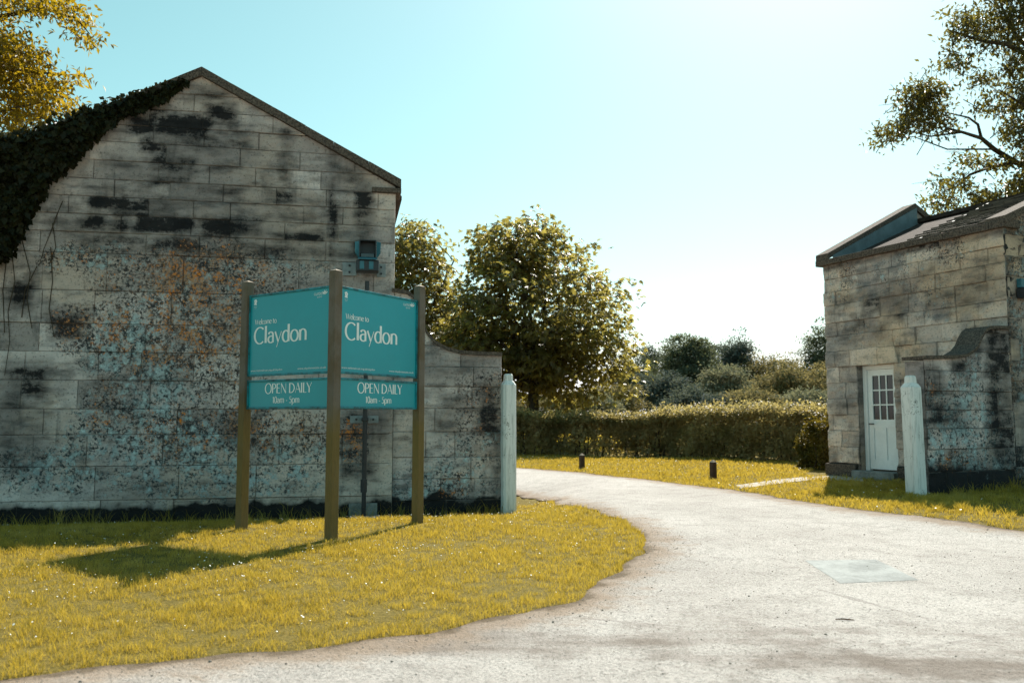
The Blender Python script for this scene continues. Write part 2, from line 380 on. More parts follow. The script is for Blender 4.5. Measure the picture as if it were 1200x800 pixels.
def edge_dist(poly, X, Y):
    d = np.full(X.shape, 9.0)
    for i in range(len(poly)):
        ax, ay = poly[i]; bx, by = poly[(i + 1) % len(poly)]; dx, dy = bx - ax, by - ay; L = dx * dx + dy * dy + 1e-12
        t = np.clip(((X - ax) * dx + (Y - ay) * dy) / L, 0, 1); d = np.minimum(d, np.hypot(X - ax - t * dx, Y - ay - t * dy))
    return d
def lines(a, b, step, lo, hi):
    c = list(np.arange(a, b, step)); k = step; x = a
    while x > lo: k *= 1.35; x -= k; c.insert(0, x)
    k = step; x = c[-1]
    while x < hi: k *= 1.35; x += k; c.append(x)
    return np.array(c)
gx = lines(-10, 11, .13, -900, 900); gy = lines(2.5, 25, .13, -200, 1800)
GX, GY = np.meshgrid(gx, gy)
ins = inside(ROAD, GX, GY); ed = edge_dist(ROAD, GX, GY)
GZ = terrain(GX, GY) - np.where(ins, .05 * sst(0, .1, ed) + .01, -.004)
nx, ny = len(gx), len(gy); I = np.arange(nx * ny).reshape(ny, nx)
Q = np.stack([I[:-1, :-1], I[:-1, 1:], I[1:, 1:], I[1:, :-1]], -1).reshape(-1, 4)
tag(link('ground', np_mesh('ground', np.stack([GX, GY, GZ], -1).reshape(-1, 3), Q), M['ground'], smooth=True), kind='structure')

def sheet(name, poly, step, dz, mat, zone=None):
    x0, y0, x1, y1 = zone or (min(p[0] for p in poly), min(p[1] for p in poly), max(p[0] for p in poly), max(p[1] for p in poly))
    X, Y = np.meshgrid(np.arange(x0, x1, step), np.arange(y0, y1, step)); X = X.ravel() + RS.uniform(-.2, .2, X.size) * step; Y = Y.ravel() + RS.uniform(-.2, .2, Y.size) * step
    k = inside(poly, X, Y); X, Y = X[k], Y[k]; k = edge_dist(poly, X, Y) > step * .35; X, Y = X[k], Y[k]
    pts = [Vector(p) for p in poly] + [Vector((a, b)) for a, b in zip(X, Y)]
    n = len(poly)
    vs, es, fs, *_ = delaunay_2d_cdt(pts, [(i, (i + 1) % n) for i in range(n)], [list(range(n))], 1, 1e-4)
    V = np.array([(v.x, v.y) for v in vs]); Z = terrain(V[:, 0], V[:, 1]) + dz
    tri = np.array([f for f in fs if len(f) == 3])
    a, b, c = V[tri[:, 0]], V[tri[:, 1]], V[tri[:, 2]]
    fl = np.cross(b - a, c - a) < 0; tri[fl] = tri[fl][:, ::-1]
    e = edge_dist(poly, V[:, 0], V[:, 1])
    return link(name, np_mesh(name, np.column_stack([V, Z]), tris=tri, attrs={'edge': e}), mat, smooth=True)
tag(sheet('road', ROAD, .22, .004, M['road'], (-13, -11, 15, 23.5)), kind='structure')
PATH = wiggle([gt(*p) for p in [(862, 569), (905, 563), (955, 559), (975, 557.5), (1010, 560), (1012, 565), (960, 562.5), (915, 567), (868, 573)]], .02, .2, 5)
tag(sheet('path', PATH, .25, .014, M['path']), kind='structure')
PA = wiggle([gt(*p) for p in [(943, 657), (1026, 656), (1077, 680), (984, 684), (943, 657)]], .012, .15, 6)[:-1]
tag(sheet('concrete_patch', PA, .2, .006, M['patch']), kind='structure')

# ------------------------------------------------------------------ stone walls
def jag(s, z, sc, seed, oct_=4): return mnoise.fractal(Vector((s * sc, z * sc, seed)), 1.0, 2.1, oct_)
def stone_face(P, courses, s0, s1, blen, stain, holes=(), seed=0, step=.055, rough=.012, off=.012, m=.009, q0=0.0, rag=False):
    """courses: list of z; one strip of blocks per course, joints sunk; holes: (s0,s1,z0,z1) on course lines"""
    rs = random.Random(seed); V = []; F = []; A = []; J = []
    for ci in range(len(courses) - 1):
        z0, z1 = courses[ci], courses[ci + 1]
        spans = [(s0, s1)]
        for h in holes:
            if h[2] < (z0 + z1) / 2 < h[3]: spans = [(s0, h[0]), (h[1], s1)]
        zi = [z0, z0 + m] + list(np.linspace(z0 + m, z1 - m, max(2, int((z1 - z0) / step) + 1)))[1:-1] + [z1 - m, z1]
        for a, b in spans:
            js = [a]; x = a - rs.uniform(0, .6) * blen[1]
            while True:
                x += rs.uniform(*blen)
                if x > b - blen[0] * .45: break
                if x > a + blen[0] * .35: js.append(x)
            js.append(b)
            sl = []; bi = []
            for k in range(len(js) - 1):
                l0, l1 = js[k], js[k + 1]
                inner = list(np.linspace(l0 + m, l1 - m, max(2, int((l1 - l0) / step) + 1)))
                sl += [l0] + inner; bi += [k] * (1 + len(inner))
            sl.append(b); bi.append(len(js) - 2)
            bo = [rs.uniform(-off, off) for _ in js]; br = [rs.random() for _ in js]
            base = len(V); ns = len(sl); jset = set(js)
            for zi_, z in enumerate(zi):
                for si, s in enumerate(sl):
                    mort = (zi_ in (0, len(zi) - 1)) or (s in jset)
                    f = jag(s, z, 2.2, seed) * rough * .8 + jag(s, z, 9, seed + 5) * rough
                    q = q0 + bo[bi[si]] + f - (.016 if mort else 0)
                    if q > q0 + .02: q = q0 + .02
                    V.append(P.p(s, z, q)); r, g, w = stain(s, z); A.append((r, g, w, br[bi[si]])); J.append(1.0 if mort else 0.0)
            for i in range(len(zi) - 1):
                for j in range(ns - 1):
                    F.append((base + i * ns + j, base + i * ns + j + 1, base + (i + 1) * ns + j + 1, base + (i + 1) * ns + j))
    return V, F, A, J
def face_mesh(name, V, F, A, J, cuts=(), extra=None):
    if extra:                                           # plain backing geometry joined in
        b = len(V); V = V + extra.v; F = F + [tuple(i + b for i in f) for f in extra.f]
        A = A + [(0.25, 0, 0, .4)] * len(extra.v); J = J + [0.0] * len(extra.v)
    me = bpy.data.meshes.new(name); me.from_pydata(V, [], F); me.update()
    a = me.attributes.new('stain', 'FLOAT_COLOR', 'POINT'); a.data.foreach_set('color', np.array(A, np.float32).ravel())
    a = me.attributes.new('joint', 'FLOAT', 'POINT'); a.data.foreach_set('value', np.array(J, np.float32))
    if cuts:
        bm = bmesh.new(); bm.from_mesh(me)
        for co, no in cuts:
            bmesh.ops.bisect_plane(bm, geom=list(bm.verts) + list(bm.edges) + list(bm.faces), plane_co=co, plane_no=no, clear_outer=True)
        bm.to_mesh(me); bm.free()
    return me
def rects_to_wall(P, rects):
    out = []
    for u0, v0, u1, v1, k in rects:
        a = P.sz(u0, v1); b = P.sz(u1, v0); out.append((a[0], a[1], b[0], b[1], k))
    return out
def box_mask(R_, s, z, soft=.05):
    t = 0.0; soft *= 2.3
    s, z = s + .06 * jag(s, z, 2.1, 61) + .04 * jag(s, z, 9, 62), z + .03 * jag(s, z, 3.1, 63) + .02 * jag(s, z, 11, 64)
    for a, b, c, d, k in R_:
        e = min(s - a, c - s, z - b, d - z)
        if e > -soft: t = max(t, k * min(1, (e + soft) / (2 * soft)))
    return t
def blobs_to_wall(P, L):
    out = []
    for u, v, ru, rv, k in L:
        s, z = P.sz(u, v); s2, _ = P.sz(u + ru, v); _, z2 = P.sz(u, v - rv); out.append((s, z, s2 - s, z2 - z, k))
    return out
def blob_mask(B, s, z):
    t = 0.0; s += .16 * jag(s, z, 1.7, 71) + .08 * jag(s, z, 6, 72); z += .16 * jag(s, z, 1.7, 73) + .08 * jag(s, z, 6, 74)
    for a, b, ra, rb, k in B:
        d = ((s - a) / ra) ** 2 + ((z - b) / rb) ** 2
        if d < 4: t = max(t, k * max(0, 1 - d / 2.2))
    return t

# --- left lodge
sa, za = WL.sz(237, 90); _, ze = WL.sz(460, 219)
s_l = 2 * sa
ZB = -.6
SOOT_L = rects_to_wall(WL, [(130,150,330,215,.26),(95,225,390,302,.34),(60,240,140,290,.22),(386,170,440,302,.30),(0,420,60,560,.3),(150,560,290,590,.25),(148,136,182,157,.9),(183,137,244,159,.97),(240,122,276,141,.95),(220,104,268,118,.7),(245,146,300,161,.4),(175,126,197,138,.75),(165,166,208,177,.85),(210,161,300,181,.55),
    (178,184,235,202,.85),(236,190,275,204,.65),(120,180,176,200,.4),(176,204,228,219,.7),(230,218,285,231,.85),(308,222,345,237,.65),(105,234,196,243,.9),(180,233,230,245,.5),
    (131,252,152,272,.8),(92,250,124,268,.75),(155,252,232,272,.82),(234,256,312,277,.92),(318,272,378,283,.9),(90,273,172,290,.5),(176,276,238,294,.7),(240,285,382,303,.55),
    (386,175,394,304,1.0),(328,150,340,210,.75),(393,198,426,214,.8),(413,213,438,300,.8),(395,214,414,300,.25),
    (5,428,58,470,.6),(60,366,96,395,.75),(8,330,40,362,.7),(0,452,30,482,.6),(0,500,20,545,.6),(340,395,385,420,.6),(400,372,450,420,.5),(260,490,300,520,.7),(398,480,455,520,.5),(398,520,440,560,.45),(2,250,8,590,.5)])
ORG_L = blobs_to_wall(WL, [(232,335,62,45,1),(235,395,65,38,1),(125,388,55,25,.75),(185,420,35,20,.8),(265,440,40,25,.5),(205,505,50,30,.6),(120,480,22,30,.6),(90,300,35,12,.55),(295,495,35,22,.8),(412,515,12,22,.9),(330,505,50,22,.6),(150,320,40,25,.4),(300,330,40,30,.6)])
WHT_L = blobs_to_wall(WL, [(150,415,42,45,1),(185,470,50,45,1),(205,520,75,35,1),(120,505,40,30,.8),(100,545,100,28,.9),(240,555,110,28,.9),(110,300,55,12,.8),(265,310,90,14,.45),(345,540,60,35,.7),(215,340,60,60,.5),(197,606,20,6,1.3),(300,310,100,10,.5)])
_, zdk = WL.sz(300, 592); _, zlow = WL.sz(300, 440)
def stain_left(s, z):
    r = box_mask(SOOT_L, s, z, .045)
    w = z - zdk + .10 * jag(s, 0, 1.3, 3) + .05 * jag(s, z, 7, 4)
    if w < .06: r = max(r, min(1.25, (.06 - w) / .10) * 1.25)  # darker towards the foot, with a ragged upper edge
    return r, blob_mask(ORG_L, s, z), blob_mask(WHT_L, s, z)
cz = [ZB, -.27, WL.sz(300, 583)[1]]
while cz[-1] < WL.sz(300, 303)[1] - .2: cz.append(cz[-1] + random.choice((.40, .44, .47, .36)))
cz[-1] = WL.sz(300, 303)[1]
while cz[-1] < za: cz.append(cz[-1] + random.choice((.26, .28, .30)))
V, F, A, J = stone_face(WL, cz, s_l, 0, (.5, 1.15), stain_left, seed=3)
rise = (za - ze) / (-sa)
nR = Vector((WL.w.x * rise, WL.w.y * rise, 1)); nL = Vector((-WL.w.x * rise, -WL.w.y * rise, 1)); apex = Vector(WL.p(sa, za))
bk = MB(); DEP = 3.7
out = [WL.p(s_l, ZB, -.03), WL.p(0, ZB, -.03), WL.p(0, ze - .03, -.03), WL.p(sa, za - .03, -.03), WL.p(s_l, ze - .03, -.03)]
bk.prism(out, (-WL.n.x * DEP, -WL.n.y * DEP, 0))
lodge = thing('stone_lodge', 'tall grey stone gable end stained black and orange behind the teal sign', 'building', (*WL.p(sa, 0, -1)[:2], -.25))
link('wall', face_mesh('wall', V, F, A, J, [(apex, nR), (apex, nL)], bk), M['stone_grey'], lodge)
# corner return so the face has its thickness
rt = MB(); rt.wbox(WL, -.05, -.004, ZB, ze - .04, -.05, -.012); rt.build('quoin', M['stone_grey'], lodge)
cp = MB()
def slope_bar(mb, s_a, z_a, s_b, z_b, q0, q1, th, pieces, seed=0):
    rs = random.Random(seed); c = [0] + sorted((k + rs.uniform(-.15, .15)) / pieces for k in range(1, pieces)) + [1]
    for i in range(pieces):
        a, b = c[i] + .0006, c[i + 1] - .0006; j = rs.uniform(-.004, .004)
        sA, zA, sB, zB = s_a + (s_b - s_a) * a, z_a + (z_b - z_a) * a + j, s_a + (s_b - s_a) * b, z_a + (z_b - z_a) * b + j
        mb.prism([WL.p(sA, zA, q1), WL.p(sB, zB, q1), WL.p(sB, zB + th, q1), WL.p(sA, zA + th, q1)], (-WL.n.x * (q1 - q0), -WL.n.y * (q1 - q0), 0))
slope_bar(cp, sa, za - .005, .08, ze - .03 - rise * .0, -.45, .075, .13, 6, 1)
slope_bar(cp, s_l - .08, ze - .03, sa, za - .005, -.45, .075, .13, 6, 2)
cp.wbox(WL, -.36, .082, ze - .105, ze - .033, -.40, .07, .006)
cp.wbox(WL, s_l - .08, s_l + .36, ze - .105, ze - .033, -.40, .07, .006)
cpo = cp.build('coping', M['coping'], lodge)
rf = MB(); dv = (-WL.n.x * (DEP - .4), -WL.n.y * (DEP - .4), 0)
for e in (0.12, s_l - .12):
    z_e = ze - rise * .12 - .02
    rf.prism([WL.p(sa, za - .02, -.43), WL.p(e, z_e, -.43), WL.p(e, z_e + .06, -.43), WL.p(sa, za + .05, -.43)], dv)
rf.build('roof', M['slate'], lodge)

# --- wing wall with swept coping, shared by both lodges
def wing(P, label, prof, s_end, depth, z_b, stain, seed, mat, group, courses, blen, cap_th=.06, qf=0.0):
    """prof: list of (s,z) of the top edge from the lodge to the outer end"""
    root = thing('wing_wall', label, 'wall', (*P.p((prof[0][0] + prof[-1][0]) / 2, 0, 0)[:2], z_b), group)
    s_hi = max(p[0] for p in prof); s_lo = min(p[0] for p in prof); zt = max(p[1] for p in prof)
    V, F, A, J = stone_face(P, courses, s_lo, s_hi, blen, stain, seed=seed, q0=qf)
    pr = sorted(prof)
    def top(s):
        for (a, za_), (b, zb_) in zip(pr, pr[1:]):
            if a <= s <= b: return za_ + (zb_ - za_) * (s - a) / (b - a + 1e-9)
        return pr[0][1] if s < pr[0][0] else pr[-1][1]
    # trim faces above the sweep by sliding their vertices onto it
    bo = P.o; VV = []
    for p in V:
        s = (Vector((p[0], p[1])) - bo).dot(P.w); VV.append((p[0], p[1], min(p[2], top(s) - .001)))
    keep = [f for f in F if max(VV[i][2] for i in f) - min(VV[i][2] for i in f) > 1e-4]
    bk = MB(); outl = [P.p(s_lo, z_b, qf - .03), P.p(s_hi, z_b, qf - .03)] + [P.p(s, z - .02, qf - .03) for s, z in reversed(pr)]
    bk.prism(outl, (-P.n.x * depth, -P.n.y * depth, 0))
    link('masonry', face_mesh('masonry', VV, keep, A, J, (), bk), mat, root)
    cp = MB(); n = len(pr)
    for i in range(n - 1):
        (a, z0), (b, z1) = pr[i], pr[i + 1]
        a -= .04 if i == 0 else 0; b += .0
        cp.prism([P.p(a, z0, qf + .05), P.p(b, z1, qf + .05), P.p(b, z1 + cap_th, qf + .05), P.p(a, z0 + cap_th, qf + .05)], (-P.n.x * (depth + .1), -P.n.y * (depth + .1), 0))
    cp.build('coping', M['coping'], root)
    return root
def sweep(P, pts): return [P.sz(u, v) for u, v in pts]
s_we, _ = WL.sz(588, 500)
profL = [(0.0, WL.sz(460, 342)[1])] + sweep(WL, [(478, 345), (487, 352), (492, 366), (495, 382), (501, 393), (510, 403), (522, 410), (538, 414.5), (558, 416)]) + [(s_we, WL.sz(588, 417)[1])]
SOOT_WL = rects_to_wall(WL, [(558,447,588,510,.7),(494,425,530,440,.4),(520,462,556,490,.35),(540,420,560,436,.55),(505,488,540,508,.45),(575,515,590,585,.5),(452,480,460,570,.6)])
WH_WL = blobs_to_wall(WL, [(480,570,40,25,.8),(530,560,40,20,.8),(560,520,30,20,.7)]); OR_WL = blobs_to_wall(WL, [(530,572,18,10,.7),(570,470,30,30,.35)])
def stain_wl(s, z):
    r = box_mask(SOOT_WL, s, z, .05); w = z - zdk - .06 + .12 * jag(s, 0, 2.3, 13) + .03 * jag(s, z, 9, 4)
    if w < .06: r = max(r, min(1.2, (.06 - w) / .08) * 1.2)  # same ragged dark band along the foot of the wing
    return r, blob_mask(OR_WL, s, z), blob_mask(WH_WL, s, z)
czw = [ZB, -.25, -.02, .30, .62, 1.0, 1.35, 1.68, 1.98, 2.3, 2.65, 3.0, 3.4, 3.8]
wing(WL, 'left swept wing wall of grey stone between the tall gable and its gate post', profL, s_we, .34, ZB, stain_wl, 21, M['stone_grey'], 'swept wing walls', czw, (.35, .8), .055, -.004)

# --- right lodge
zb_r = .1
S_D0 = WR.sz(1006, 500)[0]; S_D1 = WR.sz(1050, 500)[0]; Z_D1 = WR.sz(1024, 427)[1]; Z_D0 = WR.sz(1024, 552)[1]
ze_r = WR.sz(964, 312)[1]
zp = WR.sz(972, 541)[1]
SOOT_R = rects_to_wall(WR, [(1010,330,1070,372,0.54),(1040,345,1062,372,0.72),(1020,378,1040,398,0.65),(1085,330,1150,365,0.54),(1060,310,1150,335,0.37),(1035,330,1065,345,0.65),(1000,370,1020,390,0.54),(975,350,1000,365,0.43),(1150,300,1172,345,0.43),(1075,310,1100,330,0.49),(985,380,1003,410,0.37),(1052,440,1064,500,0.37),(975,470,1003,490,0.27)])
OR_R = blobs_to_wall(WR, [(1110,290,20,15,.3),(990,318,10,6,.5)]); WH_R = blobs_to_wall(WR, [(1060,320,60,25,.35),(1100,300,50,25,.3),(985,335,20,35,.35),(1090,350,30,25,.4),(1010,385,20,15,.3)])
def stain_r(s, z):
    r = box_mask(SOOT_R, s, z, .08)
    if z < zp: r = max(r, .85)
    if z > ze_r - .12: r = max(r, .45)  # darker band just below the eaves
    return r, blob_mask(OR_R, s, z), blob_mask(WH_R, s, z)
czr = [-.3, zb_r, zp]; h = (Z_D1 - zp) / 6
for i in range(6): czr.append(czr[-1] + h)
czr.append(czr[-1] + .30)
while czr[-1] < ze_r - .3: czr.append(czr[-1] + random.choice((.26, .3, .34)))
czr.append(ze_r)
V, F, A, J = stone_face(WR, czr, 0, WR_LEN, (.3, .7), stain_r, holes=[(S_D0, S_D1, -1, Z_D1)], seed=31, step=.07, rough=.026, off=.02)
GW = 4.8; gm = GW / 2
IN = wdir                                               # into the building
def RP(s, z, d): b = WR.p(s, z, -d); return b
bk = MB(); e = .04
# body: box shell round the doorway recess (depth .35), then gabled prism behind it
def rbox(mb, s0, s1, z0, z1, d0, d1, bev=0): mb.wbox(WR, s0, s1, z0, z1, -d1, -d0, bev)
rbox(bk, 0, S_D0, -.3, ze_r - .03, e, .36); rbox(bk, S_D1, WR_LEN, -.3, ze_r - .03, e, .36); rbox(bk, S_D0 - .001, S_D1 + .001, Z_D1, ze_r - .031, e, .359)
rbox(bk, S_D0 - .002, S_D1 + .002, -.3, Z_D0, e, .358)
zr = ze_r + .26 * gm * 2
pit = .5; pit2 = .41; zr2 = ze_r + .09 + pit2 * gm
zr = ze_r + pit * gm
bk.prism([RP(0.0, -.3, .36), RP(0.0, -.3, GW), RP(0, ze_r - .03, GW), RP(0, zr2 - .08, gm), RP(0, ze_r - .03 + pit2 * .36, .36)],
         [WR.w.x * WR_LEN, WR.w.y * WR_LEN, 0])
bk.prism([RP(.02, ze_r - .04, .02), RP(.02, ze_r + .12 + pit * gm, gm), RP(.02, ze_r - .04, GW - .02)], (WR.w.x * .18, WR.w.y * .18, 0))
lodge2 = thing('stone_lodge', 'buff stone lodge with a white half glazed door and slate roof', 'building', (*RP(WR_LEN / 2, 0, 2)[:2], zb_r))
link('wall', face_mesh('wall', V, F, A, J, (), bk), M['stone_buff'], lodge2)
# front gable face (towards the camera, mostly outside the frame)
def dark_bands_g(s, z):
    r = .3
    if s < .16: r = .6  # shade of the corner at the wing wall, painted into the tone
    if z < .5: r = 1.0  # darkest along the foot
    if z > ze_r - .55: r = max(r, .55)  # darker again from just below eaves level upwards
    return r, .15, .6
czg = [-.3, .1, .45] + [.45 + .33 * k for k in range(1, 17)]
V, F, A, J = stone_face(WW, czg, 0, GW, (.35, .8), dark_bands_g, seed=41, step=.09, q0=.002)
apx = Vector(WW.p(gm, zr2 - .02)); n1 = Vector((-WW.w.x * pit2, -WW.w.y * pit2, 1)); n2 = Vector((WW.w.x * pit2, WW.w.y * pit2, 1))
link('gable', face_mesh('gable', V, F, A, J, [(apx, n1), (apx, n2)]), M['stone_buff'], lodge2)
# eaves coping, gable copings
cp = MB(); rs = random.Random(4); x = -.10
while x < WR_LEN + .06:
    l = min(rs.uniform(.6, .9), WR_LEN + .08 - x); rbox(cp, x, x + l - .006, ze_r - .005 + rs.uniform(-.004, .004), ze_r + .105, -.09, .30, .008); x += l
def gable_bar(mb, s0, s1, d0, z0, d1, z1, th):
    mb.prism([RP(s0, z0, d0), RP(s0, z1, d1), RP(s0, z1 + th, d1), RP(s0, z0 + th, d0)], (WR.w.x * (s1 - s0), WR.w.y * (s1 - s0), 0))
UP = .22
pk_d, pk_z = gm, zr + UP
for s0, s1, pp in ((-.10, .22, pit), (WR_LEN - .26, WR_LEN + .09, pit2)):
    zz = ze_r + (.10 if pp == pit else .05)
    gable_bar(cp, s0, s1, -.07, zz, gm, zz + pp * (gm + .07) + .02, .12)
    gable_bar(cp, s0, s1, gm, zz + pp * (gm + .07) + .02, GW + .07, zz, .12)
cp.build('coping', M['coping'], lodge2)
# parapet of the far gable with its lead lining and the lead gutter beside the tiles
ld = MB()
ld.prism([RP(.225, ze_r + .17, .02), RP(.225, ze_r + .17 + pit * gm, gm), RP(.225, ze_r - .30 + pit * gm, gm), RP(.225, ze_r - .10, .30)], (WR.w.x * .03, WR.w.y * .03, 0))
S_T = WR_LEN * .50
ld.prism([RP(S_T - .05, ze_r - .0, .12), RP(S_T - .05, ze_r + .14, .25), RP(S_T - .05, zr2 + .03, gm), RP(S_T - .05, zr2 - .34, gm), RP(S_T - .05, ze_r - .1, .3)], (WR.w.x * .045, WR.w.y * .045, 0))
ld.build('lead_flashing', M['lead'], lodge2)
rf = MB()
gable_bar(rf, .255, S_T - .06, .16, ze_r + .0, gm, ze_r + .14 + pit * gm - .38, .06)
gable_bar(rf, .255, WR_LEN - .26, gm, zr2 - .02, GW + .05, ze_r - .06, .08)
rf.build('roof', M['roof_dark'], lodge2)
# slates: one mesh of lapped stone slates
rn = []; sl = MB(); nrow = 11
for i in range(nrow):
    d0 = .12 + (gm - .12) * i / nrow; d1 = d0 + (gm - .12) / nrow * 1.35; x = S_T - rs.uniform(0, .15)
    while x < WR_LEN - .27:
        l = rs.uniform(.16, .34); x1 = min(x + l, WR_LEN - .26); j = rs.uniform(-.006, .012)
        z0 = ze_r + .115 + pit2 * (d0 - .10) + j + .035; z1 = ze_r + .115 + pit2 * (d1 - .10) + j
        b0 = len(sl.v)
        sl.prism([RP(max(x, S_T), z0, d0), RP(max(x, S_T), z1, d1), RP(max(x, S_T), z1 + .022, d1), RP(max(x, S_T), z0 + .028, d0)], (WR.w.x * (x1 - x - .008), WR.w.y * (x1 - x - .008), 0))
        rn += [rs.random()] * (len(sl.v) - b0); x = x1 + .001
me = sl.mesh('slates'); a = me.attributes.new('rnd', 'FLOAT', 'POINT'); a.data.foreach_set('value', np.array(rn, np.float32))
link('slates', me, M['slate'], lodge2)
# plinth, lintel, door
pl = MB(); rbox(pl, -.05, S_D0 - .06, -.3, zp - .02, -.055, .03, .012); rbox(pl, S_D1 + .02, WR_LEN - .02, -.3, zp - .02, -.05, .03, .012)
pl.build('plinth', M['coping'], lodge2)
lt = MB(); mid = (S_D0 + S_D1) / 2; hw = (S_D1 - S_D0) / 2
lt.prism([WR.p(mid - hw - .12, Z_D1 + .003, .034), WR.p(mid + hw + .12, Z_D1 + .003, .034), WR.p(mid + hw + .05, Z_D1 + .30, .034), WR.p(mid - hw - .05, Z_D1 + .30, .034)], (-WR.n.x * .05, -WR.n.y * .05, 0))
lt.wbox(WR, mid - .1, mid + .1, Z_D1 - .012, Z_D1 + .31, -.02, .048, .006)
lt.build('lintel', M['stone_buff'], lodge2)
stp = MB(); rbox(stp, S_D0 - .06, S_D1 + .05, -.2, Z_D0 + .004, -.16, .10, .012); stp.build('doorstep', M['concrete'], lodge2)
DQ = .17
df = MB()
rbox(df, S_D0 + .002, S_D0 + .085, Z_D0, Z_D1 - .003, DQ - .02, DQ + .08, .004); rbox(df, S_D1 - .085, S_D1 - .002, Z_D0, Z_D1 - .003, DQ - .02, DQ + .08, .004); rbox(df, S_D0 + .086, S_D1 - .086, Z_D1 - .08, Z_D1 - .003, DQ - .018, DQ + .08, .004)
df.build('door_frame', M['door_paint'], lodge2)
a0, a1 = S_D0 + .09, S_D1 - .09; b0, b1 = Z_D0 + .03, Z_D1 - .085; zm = b0 + (b1 - b0) * .47
dr = MB()
st_w = .10
rbox(dr, a0, a0 + st_w, b0, b1, DQ + .01, DQ + .06, .003); rbox(dr, a1 - st_w, a1, b0, b1, DQ + .01, DQ + .06, .003)
rbox(dr, a0 + st_w, a1 - st_w, b1 - .11, b1, DQ + .012, DQ + .06); rbox(dr, a0 + st_w, a1 - st_w, zm - .10, zm + .05, DQ + .012, DQ + .06); rbox(dr, a0 + st_w, a1 - st_w, b0, b0 + .18, DQ + .012, DQ + .06)
am = (a0 + a1) / 2; rbox(dr, am - .045, am + .045, b0 + .18, zm - .10, DQ + .013, DQ + .06)
rbox(dr, a0 + st_w, a1 - st_w, b0 + .18, zm - .10, DQ + .032, DQ + .055)
gz0, gz1 = zm + .05, b1 - .11; gs0, gs1 = a0 + st_w, a1 - st_w
for k in (1, 2):
    rbox(dr, gs0 + (gs1 - gs0) * k / 3 - .012, gs0 + (gs1 - gs0) * k / 3 + .012, gz0, gz1, DQ + .016, DQ + .045)
    rbox(dr, gs0, gs1, gz0 + (gz1 - gz0) * k / 3 - .012, gz0 + (gz1 - gz0) * k / 3 + .012, DQ + .0165, DQ + .0445)
door = dr.build('door', M['door_paint'], lodge2)
gl = MB(); rbox(gl, gs0 - .005, gs1 + .005, gz0 - .005, gz1 + .005, DQ + .032, DQ + .040); gl.build('glazing', M['glass'], door)
hd = MB(); hd.tube([WR.p(a0 + .05, zm - .03, -(DQ + .01)), WR.p(a0 + .05, zm - .03, -(DQ - .05)), WR.p(a0 + .16, zm - .03, -(DQ - .05))], .011, 8); hd.build('handle', M['black_metal'], door)

profR = [(0.0, WW.sz(1178, 386)[1])] + sweep(WW, [(1168, 385.5), (1157, 386), (1152, 390), (1148, 397), (1144, 407), (1139, 413), (1131, 418), (1120, 420)]) + [(WW.sz(1087, 500)[0], WW.sz(1087, 421)[1])]
SOOT_SHADE_WR = rects_to_wall(WW, [(1088,470,1110,500,.7),(1105,478,1125,500,.7),(1120,390,1150,412,.75),(1090,545,1200,600,1.2),(1164,380,1185,600,.6),(1120,425,1132,438,.8),(1088,440,1100,470,.7)])  # stains, plus the shadowed corner beside the lodge painted dark
WH_WR = blobs_to_wall(WW, [(1125,500,45,50,1),(1100,540,40,30,.9),(1150,540,35,35,1),(1140,450,30,30,.7)]); OR_WR = blobs_to_wall(WW, [(1093,460,8,10,.8),(1120,540,20,10,.6)])
zbk = WW.sz(1130, 556)[1]
def stain_shade_wr(s, z):
    r = box_mask(SOOT_SHADE_WR, s, z, .07); w = z - zbk + .08 * jag(s, 0, 2, 9)
    if w < .05: r = max(r, min(1.2, (.05 - w) / .1))
    return r, blob_mask(OR_WR, s, z), blob_mask(WH_WR, s, z)
wing(WW, 'right swept wing wall of stained stone between lodge corner and its gate post', profR, 0, .32, -.3, stain_shade_wr, 51, M['stone_grey'], 'swept wing walls', [-.3, .1, .42, .75, 1.05, 1.32, 1.6, 1.9, 2.2, 2.5, 2.8], (.28, .6), .05)

# gate posts
def gate_post(label, u, v, z, w, ztop, rz, lean):
    x, y = gp(u, v, z); root = thing('gate_post', label, 'gate post', (x, y, z), 'white gate posts')
    mb = MB(); h = ztop - z; hb = h - .17
    def ringp(hw, c, zz): k = hw - c; return [(hw, -k, zz), (hw, k, zz), (k, hw, zz), (-k, hw, zz), (-hw, k, zz), (-hw, -k, zz), (-k, -hw, zz), (k, -hw, zz)]
    prof = [(w / 2 * 1.04, .03, -.35), (w / 2 * 1.02, .035, .04), (w / 2, .035, hb - .02), (w / 2 * 1.0, .035, hb), (w / 2 * .92, .03, hb + .012), (w / 2 * .70, .02, hb + .05), (w / 2 * .60, .02, hb + .06), (w / 2 * .56, .02, h - .02), (w / 2 * .44, .02, h)]
    vs = []; 
    for hw, c, zz in prof: vs += ringp(hw, min(c, hw * .4), zz)
    fs = [tuple(range(8))[::-1], tuple(len(vs) - 8 + k for k in range(8))]
    for i in range(len(prof) - 1):
        for k in range(8): k2 = (k + 1) % 8; fs.append((i * 8 + k, i * 8 + k2, i * 8 + 8 + k2, i * 8 + 8 + k))
    ca, sn = math.cos(rz), math.sin(rz)
    mb.add([(x + a * ca - b * sn + lean * c, y + a * sn + b * ca, z + c) for a, b, c in vs], fs)
    mb.build('post', M['paint'], root)
zt = at(595, 438, gp(595, 601, -.23)[1]).z
gate_post('tall white gate post at the outer end of the left wing wall', 595.5, 601, -.23, .21, zt, R(20), .0)
yR = gp(1074, 580, .1)[1]
gate_post('peeling white gate post leaning beside the white lodge door', 1074, 580, .1, .225, at(1072, 440, yR).z, R(24), -.012)
